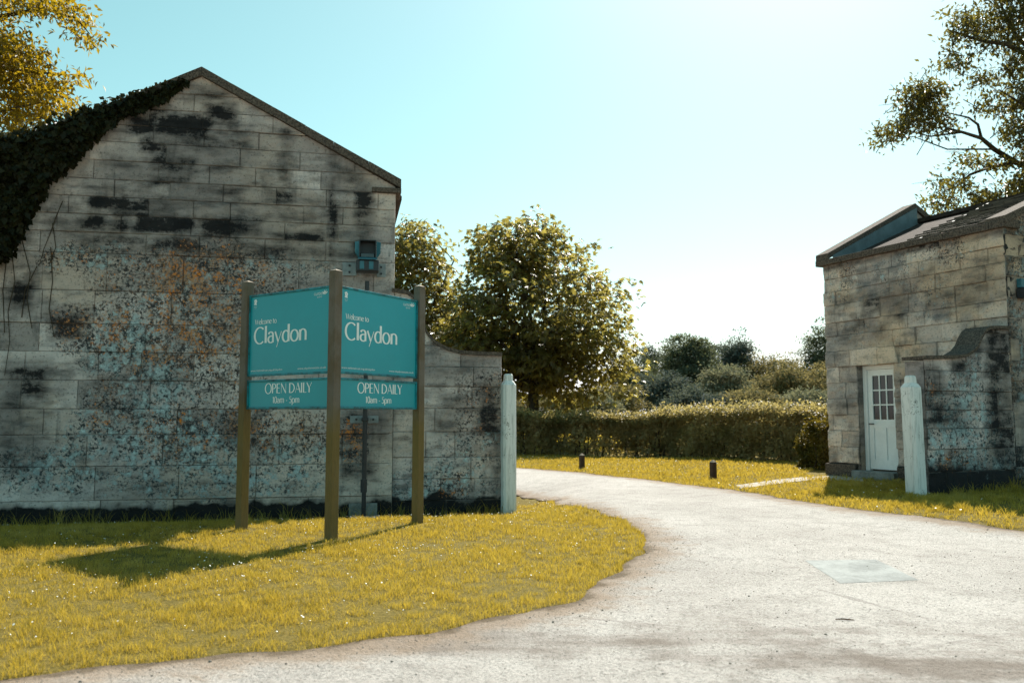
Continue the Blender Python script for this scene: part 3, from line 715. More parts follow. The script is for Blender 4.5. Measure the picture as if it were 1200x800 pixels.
# the wing ends butt against the posts
def wall_lamp_right():
    s, z = WW.sz(1194, 340); root = thing('wall_lamp', 'dark box lamp fixed high on the right lodge front', 'lamp', WW.p(s, z, .03))
    b = MB(); b.wbox(WW, s - .10, s + .14, z - .14, z + .02, .02, .20, .012); b.build('housing', M['black_metal'], root)
    b = MB(); b.wbox(WW, s - .08, s + .12, z + .03, z + .17, .02, .10, .008); b.build('bracket', M['blue_metal'], root)
    b = MB(); b.wbox(WW, s - .07, s + .11, z - .12, z + .0, .203, .209); b.build('lens', M['glass'], root)
wall_lamp_right()

# --- floodlight and pole on the left gable
sp, _ = WL.sz(428, 450)
def floodlight():
    zt_ = WL.sz(428, 290)[1]; zbase = tz(*WL.p(sp, 0, .25)[:2]); root = thing('floodlight', 'black floodlight with teal side flaps on a slim pole before the gable', 'floodlight', WL.p(sp, zbase, .2))
    QF = .22
    p = MB(); p.tube([WL.p(sp, zbase + .05, QF), WL.p(sp, WL.sz(428, 332)[1], QF)], .032, 10); p.tube([WL.p(sp - .004, WL.sz(428, 575)[1], QF), WL.p(sp - .004, WL.sz(428, 560)[1], QF)], .047, 10)
    p.build('pole', M['black_metal'], root)
    # bracket plates with bolts
    for u0, u1, v0, v1 in ((401, 418, 308, 323), (441, 452, 310, 325), (410, 425, 487, 495.5), (431, 443.5, 487, 495.5)):
        a = WL.sz(u0, v1); b = WL.sz(u1, v0); pm = MB(); pm.wbox(WL, a[0], b[0], a[1], b[1], .022, .034, .003); po = pm.build('bracket_plate', M['galv'], root)
        cxs = (a[0] + b[0]) / 2
        for zz in ((a[1] * .75 + b[1] * .25), (a[1] * .25 + b[1] * .75)) if v0 < 400 else ((a[1] + b[1]) / 2,):
            bm_ = MB(); bm_.tube([WL.p(cxs, zz, .03), WL.p(cxs, zz, .05)], .018, 6); bm_.build('bolt', M['black_metal'], po)
    am_ = MB(); _, zz = WL.sz(428, 316); am_.wbox(WL, sp - .12, sp + .12, zz - .03, zz + .03, .034, QF - .02); am_.build('arm', M['black_metal'], root); am_ = MB(); _, zz = WL.sz(428, 491); am_.wbox(WL, sp - .05, sp + .05, zz - .025, zz + .025, .034, QF + .04, .004)
    am_.build('arm', M['black_metal'], root)
    _, z1 = WL.sz(428, 322); _, z0 = WL.sz(428, 309)
    j = MB(); j.wbox(WL, sp - .165, sp + .165, z1 - .0, z0 + .0, QF - .10, QF + .12, .015); jo = j.build('junction_box', M['black_metal'], root)
    for dx in (-.085, .05): j = MB(); j.wbox(WL, sp + dx - .03, sp + dx + .035, z1 + .03, z0 - .02, QF + .118, QF + .128, .002); j.build('cover', M['blue_metal'], jo)
    # lamp head: open box, side flaps
    _, h0 = WL.sz(428, 306.5); _, h1 = WL.sz(428, 287)
    h = MB(); w = .115
    h.wbox(WL, sp - w - .01, sp + w + .01, h0, h1, QF - .08, QF - .06); h.wbox(WL, sp - w - .01, sp - w + .004, h0, h1, QF - .058, QF + .10); h.wbox(WL, sp + w - .004, sp + w + .01, h0, h1, QF - .058, QF + .10)
    h.wbox(WL, sp - w - .008, sp + w + .008, h1 + .002, h1 + .014, QF - .08, QF + .10); h.build('housing', M['black_metal'], root)
    h = MB(); h.wbox(WL, sp - w + .01, sp + w - .01, h0 + .02, h0 + .09, QF - .055, QF + .0, .01); h.build('bulb', M['glass'], root)
    for sg in (-1, 1):
        f = MB(); a = sp + sg * (w + .012)
        f.prism([WL.p(a, h0 + .0, QF + .10), WL.p(a + sg * .045, h0 + .06, QF + .15), WL.p(a + sg * .05, h1 - .03, QF + .15), WL.p(a, h1 - .01, QF + .10)], (WL.w.x * .012 * sg, WL.w.y * .012 * sg, 0)); f.build('side_flap', M['blue_metal'], root)
    f = MB(); f.prism([WL.p(sp - w, h0 - .002, QF + .10), WL.p(sp + w, h0 - .002, QF + .10), WL.p(sp + w + .03, h0 - .035, QF + .17), WL.p(sp - w - .03, h0 - .035, QF + .17)], (0, 0, .012)); f.build('lower_flap', M['blue_metal'], root)
    b = MB(); b.wbox(WL, sp - .20, sp + .24, zbase - .2, zbase + .075, QF - .16, QF + .28, .015); b.wbox(WL, sp - .21, sp + .20, zbase + .02, zbase + .24, .025, .05, .006); b.build('base_block', M['concrete'], root)
floodlight()

# ------------------------------------------------------------------ lettering: drawn strokes with a broad pen
def arc(cx, cy, rx, ry, a0, a1, n=18): return [(cx + rx * math.cos(R(a0 + (a1 - a0) * i / n)), cy + ry * math.sin(R(a0 + (a1 - a0) * i / n))) for i in range(n + 1)]
def ln(*p): return list(p)
TH, TN = .112, .046
G = {  # advance, strokes (points[, fixed width])
 'C': (.62, [(arc(.36, .35, .31, .37, 48, 312),)]), 'l': (.20, [(ln((.10, 0), (.10, .76)),)]),
 'a': (.43, [(arc(.20, .33, .135, .14, 160, 0) + [(.335, .0)],), (ln((.33, .29)) + arc(.21, .14, .155, .145, 90, 330),)]),
 'y': (.42, [(ln((.03, .47), (.22, .02)), .08), (ln((.40, .47), (.22, .02), (.13, -.22)), .036)]),
 'd': (.48, [(arc(.235, .235, .185, .245, 40, 320),), (ln((.39, 0), (.39, .76)),)]),
 'o': (.49, [(arc(.245, .235, .20, .245, 0, 360, 28),)]),
 'n': (.48, [(ln((.08, 0), (.08, .47)),), (ln((.08, .30)) + arc(.235, .32, .155, .16, 170, 0) + [(.39, 0)],)]),
 'W': (.88, [(ln((.02, .7), (.24, 0)), .085), (ln((.24, 0), (.43, .66)), .036), (ln((.41, .68), (.62, 0)), .085), (ln((.62, 0), (.84, .7)), .036)]),
 'e': (.44, [(ln((.05, .26), (.40, .26)), .034), (arc(.225, .235, .18, .245, 8, 322),)]), 'c': (.40, [(arc(.225, .235, .185, .245, 50, 312),)]),
 'm': (.73, [(ln((.08, 0), (.08, .47)),), (ln((.08, .30)) + arc(.22, .32, .14, .16, 170, 0) + [(.36, 0)],), (ln((.36, .30)) + arc(.50, .32, .14, .16, 170, 0) + [(.64, 0)],)]),
 't': (.30, [(ln((.13, .62), (.13, .10)) + arc(.21, .10, .08, .09, 180, 290),), (ln((.02, .45), (.26, .45)), .034)]),
 'O': (.76, [(arc(.38, .35, .33, .37, 0, 360, 30),)]), 'P': (.50, [(ln((.10, 0), (.10, .7)),), (ln((.10, .68)) + arc(.24, .51, .20, .17, 90, -90) + [(.10, .34)],)]),
 'E': (.47, [(ln((.10, 0), (.10, .7)),), (ln((.10, .68), (.42, .68)), .036), (ln((.10, .37), (.38, .37)), .036), (ln((.10, .02), (.43, .02)), .036)]),
 'N': (.68, [(ln((.09, 0), (.09, .7)), .04), (ln((.07, .7), (.58, 0)), .085), (ln((.58, 0), (.58, .7)), .04)]),
 'D': (.68, [(ln((.10, 0), (.10, .7)),), (ln((.10, .68)) + arc(.22, .35, .37, .33, 90, -90) + [(.10, .02)],)]),
 'A': (.58, [(ln((.03, 0), (.29, .7)), .036), (ln((.27, .7), (.54, 0)), .085), (ln((.12, .24), (.44, .24)), .034)]),
 'I': (.21, [(ln((.10, 0), (.10, .7)),)]), 'L': (.42, [(ln((.10, 0), (.10, .7)),), (ln((.10, .02), (.40, .02)), .036)]),
 'Y': (.52, [(ln((.01, .7), (.26, .32)), .08), (ln((.51, .7), (.27, .32)), .036), (ln((.26, .34), (.26, 0)),)]),
 '1': (.28, [(ln((.15, 0), (.15, .68)),), (ln((.03, .57), (.15, .67)), .04)]), '0': (.44, [(arc(.22, .34, .165, .355, 0, 360, 26),)]),
 '5': (.42, [(ln((.12, .66), (.37, .66)), .05), (ln((.12, .66), (.10, .40)), .05), (ln((.10, .40)) + arc(.19, .21, .18, .21, 110, -140),)]),
 'p': (.49, [(ln((.09, -.22), (.09, .47)),), (arc(.25, .235, .185, .245, 145, -145),)]), '-': (.30, [(ln((.05, .25), (.25, .25)), .05)]), ' ': (.22, []),
}
def text_width(t): return sum(G[c][0] for c in t)
def pen_text(mb, to3, t, x, y, size, squeeze=1.0, lay=[0]):
    for ch in t:
        adv, strokes = G[ch]
        for st in strokes:
            pts = st[0]; fixed = st[1] if len(st) > 1 else None; n = len(pts); L = []; Rr = []
            for i, p in enumerate(pts):
                a = pts[max(i - 1, 0)]; b = pts[min(i + 1, n - 1)]; dx, dy = b[0] - a[0], b[1] - a[1]; l = math.hypot(dx, dy) + 1e-9; dx /= l; dy /= l
                w = fixed if fixed else TN + (TH - TN) * abs(dy) ** 1.3
                if n == 2: w *= 1.12
                L.append((p[0] - dy * w / 2, p[1] + dx * w / 2)); Rr.append((p[0] + dy * w / 2, p[1] - dx * w / 2))
            lay[0] = (lay[0] + 1) % 7; q = .0015 + .00018 * lay[0]
            vs = [to3(x + p[0] * size * squeeze, y + p[1] * size, q) for p in L + Rr]
            mb.add(vs, [(i, i + 1, n + i + 1, n + i) for i in range(n - 1)])
        x += adv * size * squeeze
def bfont_text(mb, to3, t, x, y, height, width=None, q=.0016):
    cu = bpy.data.curves.new('lettering', 'FONT'); cu.body = t; cu.size = 1; cu.resolution_u = 3
    o = bpy.data.objects.new('lettering', cu); C.objects.link(o); dg = bpy.context.evaluated_depsgraph_get(); me = bpy.data.meshes.new_from_object(o.evaluated_get(dg))
    xs = [v.co.x for v in me.vertices]; sx = (width / (max(xs) - min(xs))) if width else height; x0 = min(xs)
    mb.add([to3(x + (v.co.x - x0) * sx, y + v.co.y * height, q) for v in me.vertices], [tuple(p.vertices) for p in me.polygons])
    bpy.data.objects.remove(o); bpy.data.curves.remove(cu); bpy.data.meshes.remove(me)

# ------------------------------------------------------------------ the sign
SF = Vector((-1.80, 8.63)); SL = Vector((-2.945, 9.43)); SR = Vector((-1.075, 9.84))
zs = tz(SF.x, SF.y)
sign = thing('welcome_sign', 'teal two sided welcome sign on three timber posts on the front lawn', 'sign', (SF.x, SF.y, zs))
rzs = math.atan2(SL.y - SF.y, SL.x - SF.x)
for P_, zt in ((SF, 2.70), (SL, 2.71), (SR, 2.725)):
    mb = MB(); w = .098; bz = tz(P_.x, P_.y) - .3
    mb.box((P_.x, P_.y, (bz + zt) / 2), (w, w, zt - bz), rzs, .006); h = w / 2 - .004
    cap = MB()
    ca, sn = math.cos(rzs), math.sin(rzs)
    mb.build('post', M['timber'], sign)
    cap.add([(P_.x + a * ca - b * sn, P_.y + a * sn + b * ca, z) for a, b, z in [(-h, -h, zt + .001), (h, -h, zt + .001), (h, h, zt + .001), (-h, h, zt + .001), (0, 0, zt + .02)]], [(0, 1, 4), (1, 2, 4), (2, 3, 4), (3, 0, 4), (3, 2, 1, 0)])
    cap.build('post_cap', M['bollard_cap'], sign)  # sunlit tone of the post top put into a paler colour
def board(A, B, zlo, zhi, kind):
    d = (B - A); Lf = d.length; w = d.normalized(); P = Plane((A.x, A.y), (w.x, w.y))
    if P.n.y > 0: P.n = -P.n
    a0, a1 = .052, Lf - .052; t = .018; fw = .022
    mb = MB(); mb.wbox(P, a0 + fw, a1 - fw, zlo + fw, zhi - fw, -t / 2, t / 2 - .002); bd = mb.build('sign_panel', M['panel'], sign)
    fr = MB()
    fr.wbox(P, a0, a1, zhi - fw, zhi, -.022, .020, .003); fr.wbox(P, a0, a1, zlo, zlo + fw, -.022, .020, .003); fr.wbox(P, a0, a0 + fw, zlo + fw, zhi - fw, -.021, .019, .003); fr.wbox(P, a1 - fw, a1, zlo + fw, zhi - fw, -.021, .019, .003)
    fr.build('panel_frame', M['panel_frame'], bd)
    W = a1 - a0; H = zhi - zlo; lt = MB()
    def to3(x, y, q): return P.p(a0 + x, zlo + y, t / 2 - .002 + q)
    def fit(t_, x, y, width, size): pen_text(lt, to3, t_, x, y, size, width / (text_width(t_) * size))
    if kind:
        fit('Claydon', .065 * W, .40 * H, .665 * W, .270 * H)
        fit('Welcome to', .075 * W, .632 * H, .275 * W, .088 * H)
        bfont_text(lt, to3, 'www.nationaltrust.org.uk/claydon', .035 * W, .060 * H, .030, .40 * W)
        bfont_text(lt, to3, 'www.claydonestate.co.uk', .62 * W, .060 * H, .030, .335 * W)
        # oak sprig emblem and the estate mark
        ex, ey = .075 * W, .905 * H
        for k, (dx, dy, r) in enumerate([(-.012, .022, .010), (.004, .026, .010), (.014, .012, .010), (-.010, .004, .010), (.006, -.006, .011), (-.012, -.018, .010), (.010, -.022, .009)]):
            lt.add([to3(ex + dx + r * 1.25 * math.cos(g), ey + dy + r * math.sin(g), .0015 + .0002 * k) for g in np.linspace(0, 5.6, 8)], [tuple(range(8))])
        bfont_text(lt, to3, 'National', ex - .022, ey - .050, .014, .044); bfont_text(lt, to3, 'Trust', ex - .015, ey - .066, .014, .030)
        fx = .80 * W; bfont_text(lt, to3, 'CLAYDON', fx, .905 * H, .040, .115 * W, .0016); bfont_text(lt, to3, 'ESTATE', fx + .05, .875 * H, .020, .07)
        for k, g in enumerate((-50, -15, 20, 55)):
            a = R(90 - g); p = [(fx + .118 * W + .012, .905 * H), (fx + .118 * W + .012 + .030 * math.cos(a) - .008 * math.sin(a), .905 * H + .030 * math.sin(a) + .008 * math.cos(a)), (fx + .118 * W + .012 + .055 * math.cos(a), .905 * H + .055 * math.sin(a)), (fx + .118 * W + .012 + .030 * math.cos(a) + .006 * math.sin(a), .905 * H + .030 * math.sin(a) - .006 * math.cos(a))]
            lt.add([to3(x, y, .0017 + .0002 * k) for x, y in p], [(0, 1, 2, 3)])
    else:
        fit('OPEN DAILY', .225 * W, .53 * H, .57 * W, .47 * H); fit('10am - 5pm', .325 * W, .20 * H, .33 * W, .31 * H)
    link('lettering', lt.mesh('lettering', False), M['letter'], bd)
for A_, B_ in ((SL, SF), (SF, SR)):
    board(A_, B_, 1.655, 2.555, 1); board(A_, B_, 1.30, 1.615, 0)

# ------------------------------------------------------------------ bollards
bx, by = gp(836, 561, tz(4, 17))
bol = thing('bollard', 'short dark timber bollard where the gravel path meets the road', 'bollard', (bx, by, tz(bx, by)), 'timber bollards on the far verge')
mb = MB(); z0 = tz(bx, by); mb.box((bx, by, z0 + .13), (.105, .105, .40), .5, .012); mb.build('post', M['bollard'], bol)
mb = MB(); mb.add([(bx + a * math.cos(.5) - b * math.sin(.5), by + a * math.sin(.5) + b * math.cos(.5), z0 + c) for a, b, c in [(-.05, -.05, .331), (.05, -.05, .331), (.05, .05, .331), (-.05, .05, .331), (-.012, -.012, .375), (.012, -.012, .375), (.012, .012, .375), (-.012, .012, .375)]],
       [(0, 1, 5, 4), (1, 2, 6, 5), (2, 3, 7, 6), (3, 0, 4, 7), (4, 5, 6, 7), (3, 2, 1, 0)]); mb.build('post_cap', M['bollard_cap'], bol)
def dup(o, loc, label):
    r = o.copy(); C.objects.link(r); r.location = loc; r['label'] = label
    for ch in [c for c in bpy.data.objects if c.parent == o]:
        c = ch.copy(); C.objects.link(c); c.parent = r
    return r
bx, by = gp(682, 550, 0); dup(bol, (bx, by, tz(bx, by)), 'short dark timber bollard on the lawn before the chestnut tree')

# ------------------------------------------------------------------ foliage
def unit(a): return a / (np.linalg.norm(a, axis=1, keepdims=True) + 1e-9)
def leaves(pos, axis, nrm, ln_, wd_):
    """one folded four-cornered blade per leaf"""
    axis = unit(axis); side = unit(np.cross(axis, nrm)); up = np.cross(side, axis); ln_ = np.asarray(ln_)[:, None]; wd_ = np.asarray(wd_)[:, None]
    b = pos; t = pos + axis * ln_ - up * ln_ * .12; m = pos + axis * ln_ * .45
    V = np.stack([b, m + side * wd_ * .5 + up * wd_ * .12, t, m - side * wd_ * .5 + up * wd_ * .12], 1).reshape(-1, 3)
    i = np.arange(len(pos)) * 4
    T = np.concatenate([np.stack([i, i + 1, i + 2], 1), np.stack([i, i + 2, i + 3], 1)])
    return V, T
def leaf_obj(name, pos, axis, nrm, l, w, mat, parent, rnd=None, per=1):
    V, T = leaves(pos, axis, nrm, l, w); rnd = RS.rand(len(pos)) if rnd is None else rnd
    return link(name, np_mesh(name, V, tris=T, attrs={'rnd': np.repeat(rnd, 4)}), mat, parent)
def rdir(n): return unit(RS.normal(size=(n, 3)))
def tree(name, label, cat, base, trunk_r, fork, clumps, leaf, mat, group=None, density=1.0, palmate=False, limbs=8, droop=.25, lump=.35, spray=.5, seed=0, twig_k=.35, trunk_top=None, shell=2.2):
    """clumps: (centre, radii, sprays). sprays: flattened fans of leaves with a twig each"""
    rs = np.random.RandomState(seed); root = thing(name, label, cat, base, group); base = Vector(base); fork = Vector(fork)
    tk = MB(); mid = (base + fork) / 2 + Vector((rs.uniform(-.05, .05), rs.uniform(-.05, .05), 0)) * (fork - base).length
    tk.tube([base - Vector((0, 0, .3)), base + Vector((0, 0, .05)), base + (mid - base) * .4, mid, fork], [trunk_r * 1.5, trunk_r * 1.3, trunk_r * 1.05, trunk_r * .95, trunk_r * .8], 9)
    POS = []; AX = []; NR = []; LN = []; RN = []
    for ci, (c, rad, n) in enumerate(clumps):
        c = np.array(c); rad = np.array(rad); nodes = []
        for k in range(limbs):
            d = rs.normal(size=3); d[2] = abs(d[2]) * .8; d /= np.linalg.norm(d); e = Vector(c + rad * d * rs.uniform(.35, .7)); s = fork
            m1 = s + (e - s) * .35 + Vector(rs.normal(size=3) * .06) * (e - s).length; m2 = s + (e - s) * .7 + Vector(rs.normal(size=3) * .07) * (e - s).length
            r0 = trunk_r * (.55 if ci == 0 else .4)
            tk.tube([s, m1, m2, e], [r0, r0 * .6, r0 * .36, r0 * .12], 6); nodes += [m1, m2, e, (m2 + e) / 2]
        nd = np.array([list(x) for x in nodes])
        for k in range(n):
            d = rs.normal(size=3); d /= np.linalg.norm(d); f = 1 + lump * mnoise.fractal(Vector(d * 1.9) + Vector((seed * 3.1, ci * 7.7, 0)), 1, 2, 3)
            r = rs.rand() ** (1 / shell); p = c + rad * d * r * f; outw = d * np.array([1, 1, .35]); outw[2] -= droop; outw /= np.linalg.norm(outw)
            if rs.rand() < twig_k:
                j = np.argmin(((nd - p) ** 2).sum(1)); a = Vector(nd[j]); b = Vector(p); tk.tube([a, a + (b - a) * .5 + Vector(rs.normal(size=3) * .08) * (b - a).length, b], [trunk_r * .07, trunk_r * .05, trunk_r * .02], 4)
            m = max(3, int(rs.uniform(.6, 1.4) * density)); sr = spray * rs.uniform(.6, 1.3)
            q = rs.normal(size=(m, 3)) * np.array([1, 1, .38]) * sr * .55
            pp = p + q; pp[:, 2] -= .25 * (q[:, :2] ** 2).sum(1) / sr
            ax = outw * .7 + rs.normal(size=(m, 3)) * .6; ax[:, 2] -= droop * .6
            nn = np.array([0, 0, 1]) + rs.normal(size=(m, 3)) * .45; tone = np.clip(rs.rand() * .6 + rs.rand(m) * .4, 0, 1)
            if palmate:
                axu = unit(ax); sd = unit(np.cross(axu, nn))
                for g in (-75, -38, 0, 38, 75):
                    a2 = axu * math.cos(R(g)) + sd * math.sin(R(g)); POS.append(pp); AX.append(a2 - np.array([0, 0, .25])); NR.append(nn); LN.append(np.full(m, leaf) * (1 - abs(g) / 200) * rs.uniform(.8, 1.15, m)); RN.append(tone)
            else:
                POS.append(pp); AX.append(ax); NR.append(nn); LN.append(leaf * rs.uniform(.7, 1.3, m)); RN.append(tone)
    POS = np.concatenate(POS); LN = np.concatenate(LN)
    tk.build('trunk', M['bark'], root, True)
    leaf_obj('crown', POS, np.concatenate(AX), np.concatenate(NR), LN, LN * (.38 if palmate else .48), mat, root, np.concatenate(RN))
    return root
# horse chestnut behind the hedge, and its neighbour behind the left lodge
ty = 33.0
def cl(u, v, y, ru, rv, n, ry=None):
    c = at(u, v, y); k = y / 1000; return ((c.x, c.y, c.z), (ru * k, ry * k if ry else ru * k, rv * k), n)
b = at(622, 480, ty)
tree('chestnut_tree', 'broad dark horse chestnut standing alone behind the low hedge', 'tree', (b.x, ty, tz(b.x, ty)), .26, (b.x + .1, ty, 2.2),
     [cl(632, 372, ty, 106, 92, 640), cl(608, 296, ty, 62, 48, 210), cl(672, 425, ty, 76, 48, 230), cl(566, 402, ty, 54, 62, 200)], .24, M['leaf_chestnut'], palmate=True, density=10, seed=3, spray=.60, droop=.3, lump=.42, shell=3.2)
b = at(470, 480, 36)
tree('chestnut_tree', 'loose topped horse chestnut rising behind the tall gable wall', 'tree', (b.x, 36, 0), .24, (b.x, 36, 2.4),
     [cl(478, 360, 36, 66, 80, 430), cl(487, 290, 36, 42, 36, 130), cl(512, 385, 36, 54, 60, 210)], .24, M['leaf_chestnut'], palmate=True, density=8, seed=5, spray=.62, droop=.3, lump=.4, shell=3)
# far trees beyond the field
def far(label, u, v, y, ru, rv, n, mi, seed, extra=(), name='far_tree', leaf=.25, lump=.45, sp=.85, dens=46, sh=2.6):
    ru *= 1.18; rv *= 1.12; n = int(n * 1.2)
    b = at(u, 480, y); z0 = tz(b.x, y); top = at(u, v, y)
    tree(name, label, 'bush' if 'bush' in name else 'tree', (b.x, y, z0), .25, (b.x, y, max(z0 + 1.2, top.z - rv * y / 1000 * .8)), [cl(u, v, y, ru, rv, n)] + [cl(*e) for e in extra], leaf, FAR_HAZED[mi], 'trees beyond the hedge', density=dens, seed=seed, spray=sp, limbs=5, lump=lump, droop=.15, shell=sh)
far('small dark rounded tree touching the right edge of the chestnut crown', 742, 448, 74, 26, 30, 170, 0, 11)
far('thin feathery tree top between the chestnut and the tall grey tree', 762, 425, 84, 9, 20, 50, 3, 12, leaf=.24, sp=.6)
far('tall grey green tree, highest of the clump right of the chestnut', 806, 425, 80, 30, 34, 240, 0, 13, [(815, 412, 80, 16, 14, 60), (790, 450, 80, 30, 28, 120)])
far('low blue grey bush in front of the tall grey green tree', 776, 458, 68, 24, 22, 120, 3, 14, leaf=.26)
far('pale grey round willow in front of the dark pointed tree', 846, 456, 66, 24, 26, 170, 1, 15, leaf=.25)
far('dark narrow tree with a pointed top standing above its neighbours', 865, 428, 86, 20, 34, 150, 3, 16, [(862, 412, 86, 14, 14, 40)])
far('olive flat topped tree right of the dark pointed tree', 895, 442, 84, 28, 24, 170, 2, 17)
far('pale olive rounded tree just above the hedge beside the lodge', 925, 457, 70, 34, 25, 230, 2, 18, [(905, 462, 70, 26, 18, 80)], leaf=.26)
far('tall dark tree half hidden by the corner of the right lodge', 966, 420, 78, 22, 36, 170, 0, 19)
far('olive bushy tree low behind the corner of the right lodge', 972, 458, 72, 28, 26, 140, 2, 20)
far('low dark bush at the foot of the chestnut seen over the hedge', 715, 466, 62, 26, 16, 110, 2, 23, leaf=.26)
for label, u, v, ru, rv, mi in (('yellow olive scrub glimpsed under the chestnut crown beside its trunk', 590, 474, 34, 16, 2), ('yellow olive scrub just right of the chestnut trunk above the hedge', 655, 474, 38, 15, 2), ('pale scrub at the foot of the thin feathery tree', 690, 476, 30, 13, 1),
        ('grey green scrub between the tall grey green tree and the round willow', 818, 470, 34, 15, 3), ('olive scrub below the dark pointed tree', 872, 472, 34, 14, 2), ('pale scrub low on the hedge line left of the lodge corner', 948, 473, 34, 14, 1)):
    far(label, u, v, 58, ru, rv, 130, mi, int(u), name='far_bush', leaf=.22, sp=.7)
far('mid green rounded tree left of the tall grey green tree', 784, 440, 90, 24, 30, 130, 0, 31)
far('grey green rounded tree filling the gap before the dark pointed tree', 834, 432, 92, 26, 28, 130, 3, 32)
far('olive rounded tree behind the pale olive tree and the hedge', 925, 444, 92, 30, 24, 130, 2, 33)
# big tree behind the right lodge: airy sprays on bare limbs
ry = 24.0
def rp(u, v, dy=0): return at(u, v, ry + dy)
tr_ = thing('ash_tree', 'big airy tree with bare limbs leaning over the right lodge roof', 'tree', (rp(1275, 480).x, ry, 0))
tk = MB(); F0 = rp(1262, 260)
tk.tube([rp(1275, 495) - Vector((0, 0, 1.8)), rp(1275, 470), rp(1268, 380), F0, rp(1250, 160), rp(1238, 60), rp(1230, -40)], [.42, .34, .30, .27, .22, .17, .1], 10)
LIMB = [[(1262, 260), (1225, 205), (1190, 190), (1165, 175), (1150, 162), (1128, 155), (1108, 150)], [(1150, 162), (1146, 146), (1135, 138), (1118, 134), (1090, 128)], [(1190, 190), (1160, 196), (1136, 205), (1120, 220), (1108, 246)],
        [(1250, 170), (1215, 70), (1180, 52), (1150, 48), (1110, 35)], [(1215, 70), (1190, 40), (1175, 10), (1160, -25)], [(1250, 190), (1220, 140), (1195, 120), (1170, 105)], [(1128, 155), (1090, 160), (1060, 152), (1030, 150)], [(1240, 80), (1220, 20), (1205, -20)], [(1165, 175), (1110, 175), (1070, 160), (1040, 165)]]
for i, L in enumerate(LIMB):
    r0 = (.11, .045, .06, .10, .06, .07, .03, .07, .028)[i]; tk.tube([rp(u, v, math.sin(i * 3 + k) * .5) for k, (u, v) in enumerate(L)], list(np.linspace(r0, r0 * .25, len(L))), 7)
CL = [(1075, 125, 40, 24, 34), (1050, 150, 26, 18, 16), (1088, 108, 30, 20, 22), (1030, 158, 14, 12, 7), (1098, 140, 26, 22, 20), (1120, 70, 28, 18, 14), (1145, 40, 34, 26, 24), (1170, 20, 34, 26, 26), (1130, 25, 26, 20, 12), (1185, 60, 30, 30, 26),
      (1195, 100, 26, 34, 26), (1165, 125, 30, 18, 14), (1190, 150, 24, 26, 22), (1205, 190, 24, 30, 26), (1150, 92, 22, 12, 9), (1200, 15, 36, 40, 40), (1230, 60, 40, 60, 60), (1230, 150, 40, 60, 60), (1245, 230, 50, 40, 60), (1195, 225, 22, 24, 26),
      (1118, 215, 28, 16, 14), (1105, 240, 24, 16, 14), (1140, 240, 30, 18, 18), (1165, 232, 26, 16, 16), (1165, 190, 24, 12, 9), (1270, -20, 80, 60, 110), (1190, -25, 50, 30, 36), (1130, 185, 20, 10, 6), (1305, 120, 70, 90, 120)]
P_, A_, N_, L_, T_ = [], [], [], [], []
rs = np.random.RandomState(77)
for u, v, ru, rv, n in CL:
    n = int(n * 1.7)
    for k in range(n):
        d = rs.normal(size=3); d /= np.linalg.norm(d); r = rs.rand() ** .5; q = rp(u + d[0] * ru * r, v - d[2] * rv * r, d[1] * 1.1 * r); m = rs.randint(10, 20)
        w = rs.normal(size=(m, 3)) * np.array([.17, .17, .10]); P_.append(np.array(list(q)) + w); ax = rs.normal(size=(m, 3)) * .7; ax[:, 2] -= .35; A_.append(ax); N_.append(np.array([0, 0, 1]) + rs.normal(size=(m, 3)) * .5); L_.append(rs.uniform(.11, .2, m)); T_.append(np.clip(rs.rand() * .6 + rs.rand(m) * .4, 0, 1))
        if k % 3 == 0: e = Vector(q); tk.tube([e + Vector(rs.normal(size=3) * .25), e, e + Vector(rs.normal(size=3) * .25)], [.012, .010, .005], 4)
tk.build('trunk', M['bark'], tr_, True)
LL = np.concatenate(L_); leaf_obj('crown', np.concatenate(P_), np.concatenate(A_), np.concatenate(N_), LL, LL * .42, M['leaf_brown'], tr_, np.concatenate(T_))
# yellow backlit tree beyond the left corner
ly = 15.5
def lp(u, v, dy=0): return at(u, v, ly + dy)
tl = thing('beech_tree', 'sunlit yellow leaved tree hanging into the top left corner above the ivy', 'tree', (lp(-150, 480).x, ly, 0)); tk = MB()
tk.tube([lp(-150, 500) - Vector((0, 0, 1.6)), lp(-150, 480), lp(-140, 300), lp(-120, 150), lp(-110, 20), lp(-100, -90)], [.36, .3, .26, .2, .14, .08], 10)
for i, L in enumerate([[(-120, 150), (-60, 60), (0, 20), (50, 10), (90, 22), (105, 40)], [(-120, 150), (-60, 110), (0, 80), (40, 85), (85, 88)], [(-130, 200), (-60, 160), (0, 130), (50, 120)], [(-110, 20), (-40, -20), (30, -20), (80, -5)]]):
    tk.tube([lp(u, v, .3 * math.sin(i + k)) for k, (u, v) in enumerate(L)], list(np.linspace(.07, .008, len(L))), 6)
CL = [(15, 95, 42, 46, 120), (50, 110, 34, 26, 50), (5, 50, 34, 30, 56), (60, 8, 30, 12, 18), (90, 25, 22, 16, 16), (104, 42, 14, 10, 8), (30, 5, 40, 14, 26), (92, 89, 12, 5, 4), (60, 90, 30, 14, 16), (-40, 60, 50, 70, 120), (-60, 150, 60, 60, 110), (20, 140, 50, 24, 60), (75, 120, 24, 12, 12), (-20, 0, 50, 30, 60), (80, 5, 20, 8, 8), (40, 65, 20, 14, 12), (-90, 20, 70, 80, 150)]
P_, A_, N_, L_, T_ = [], [], [], [], []
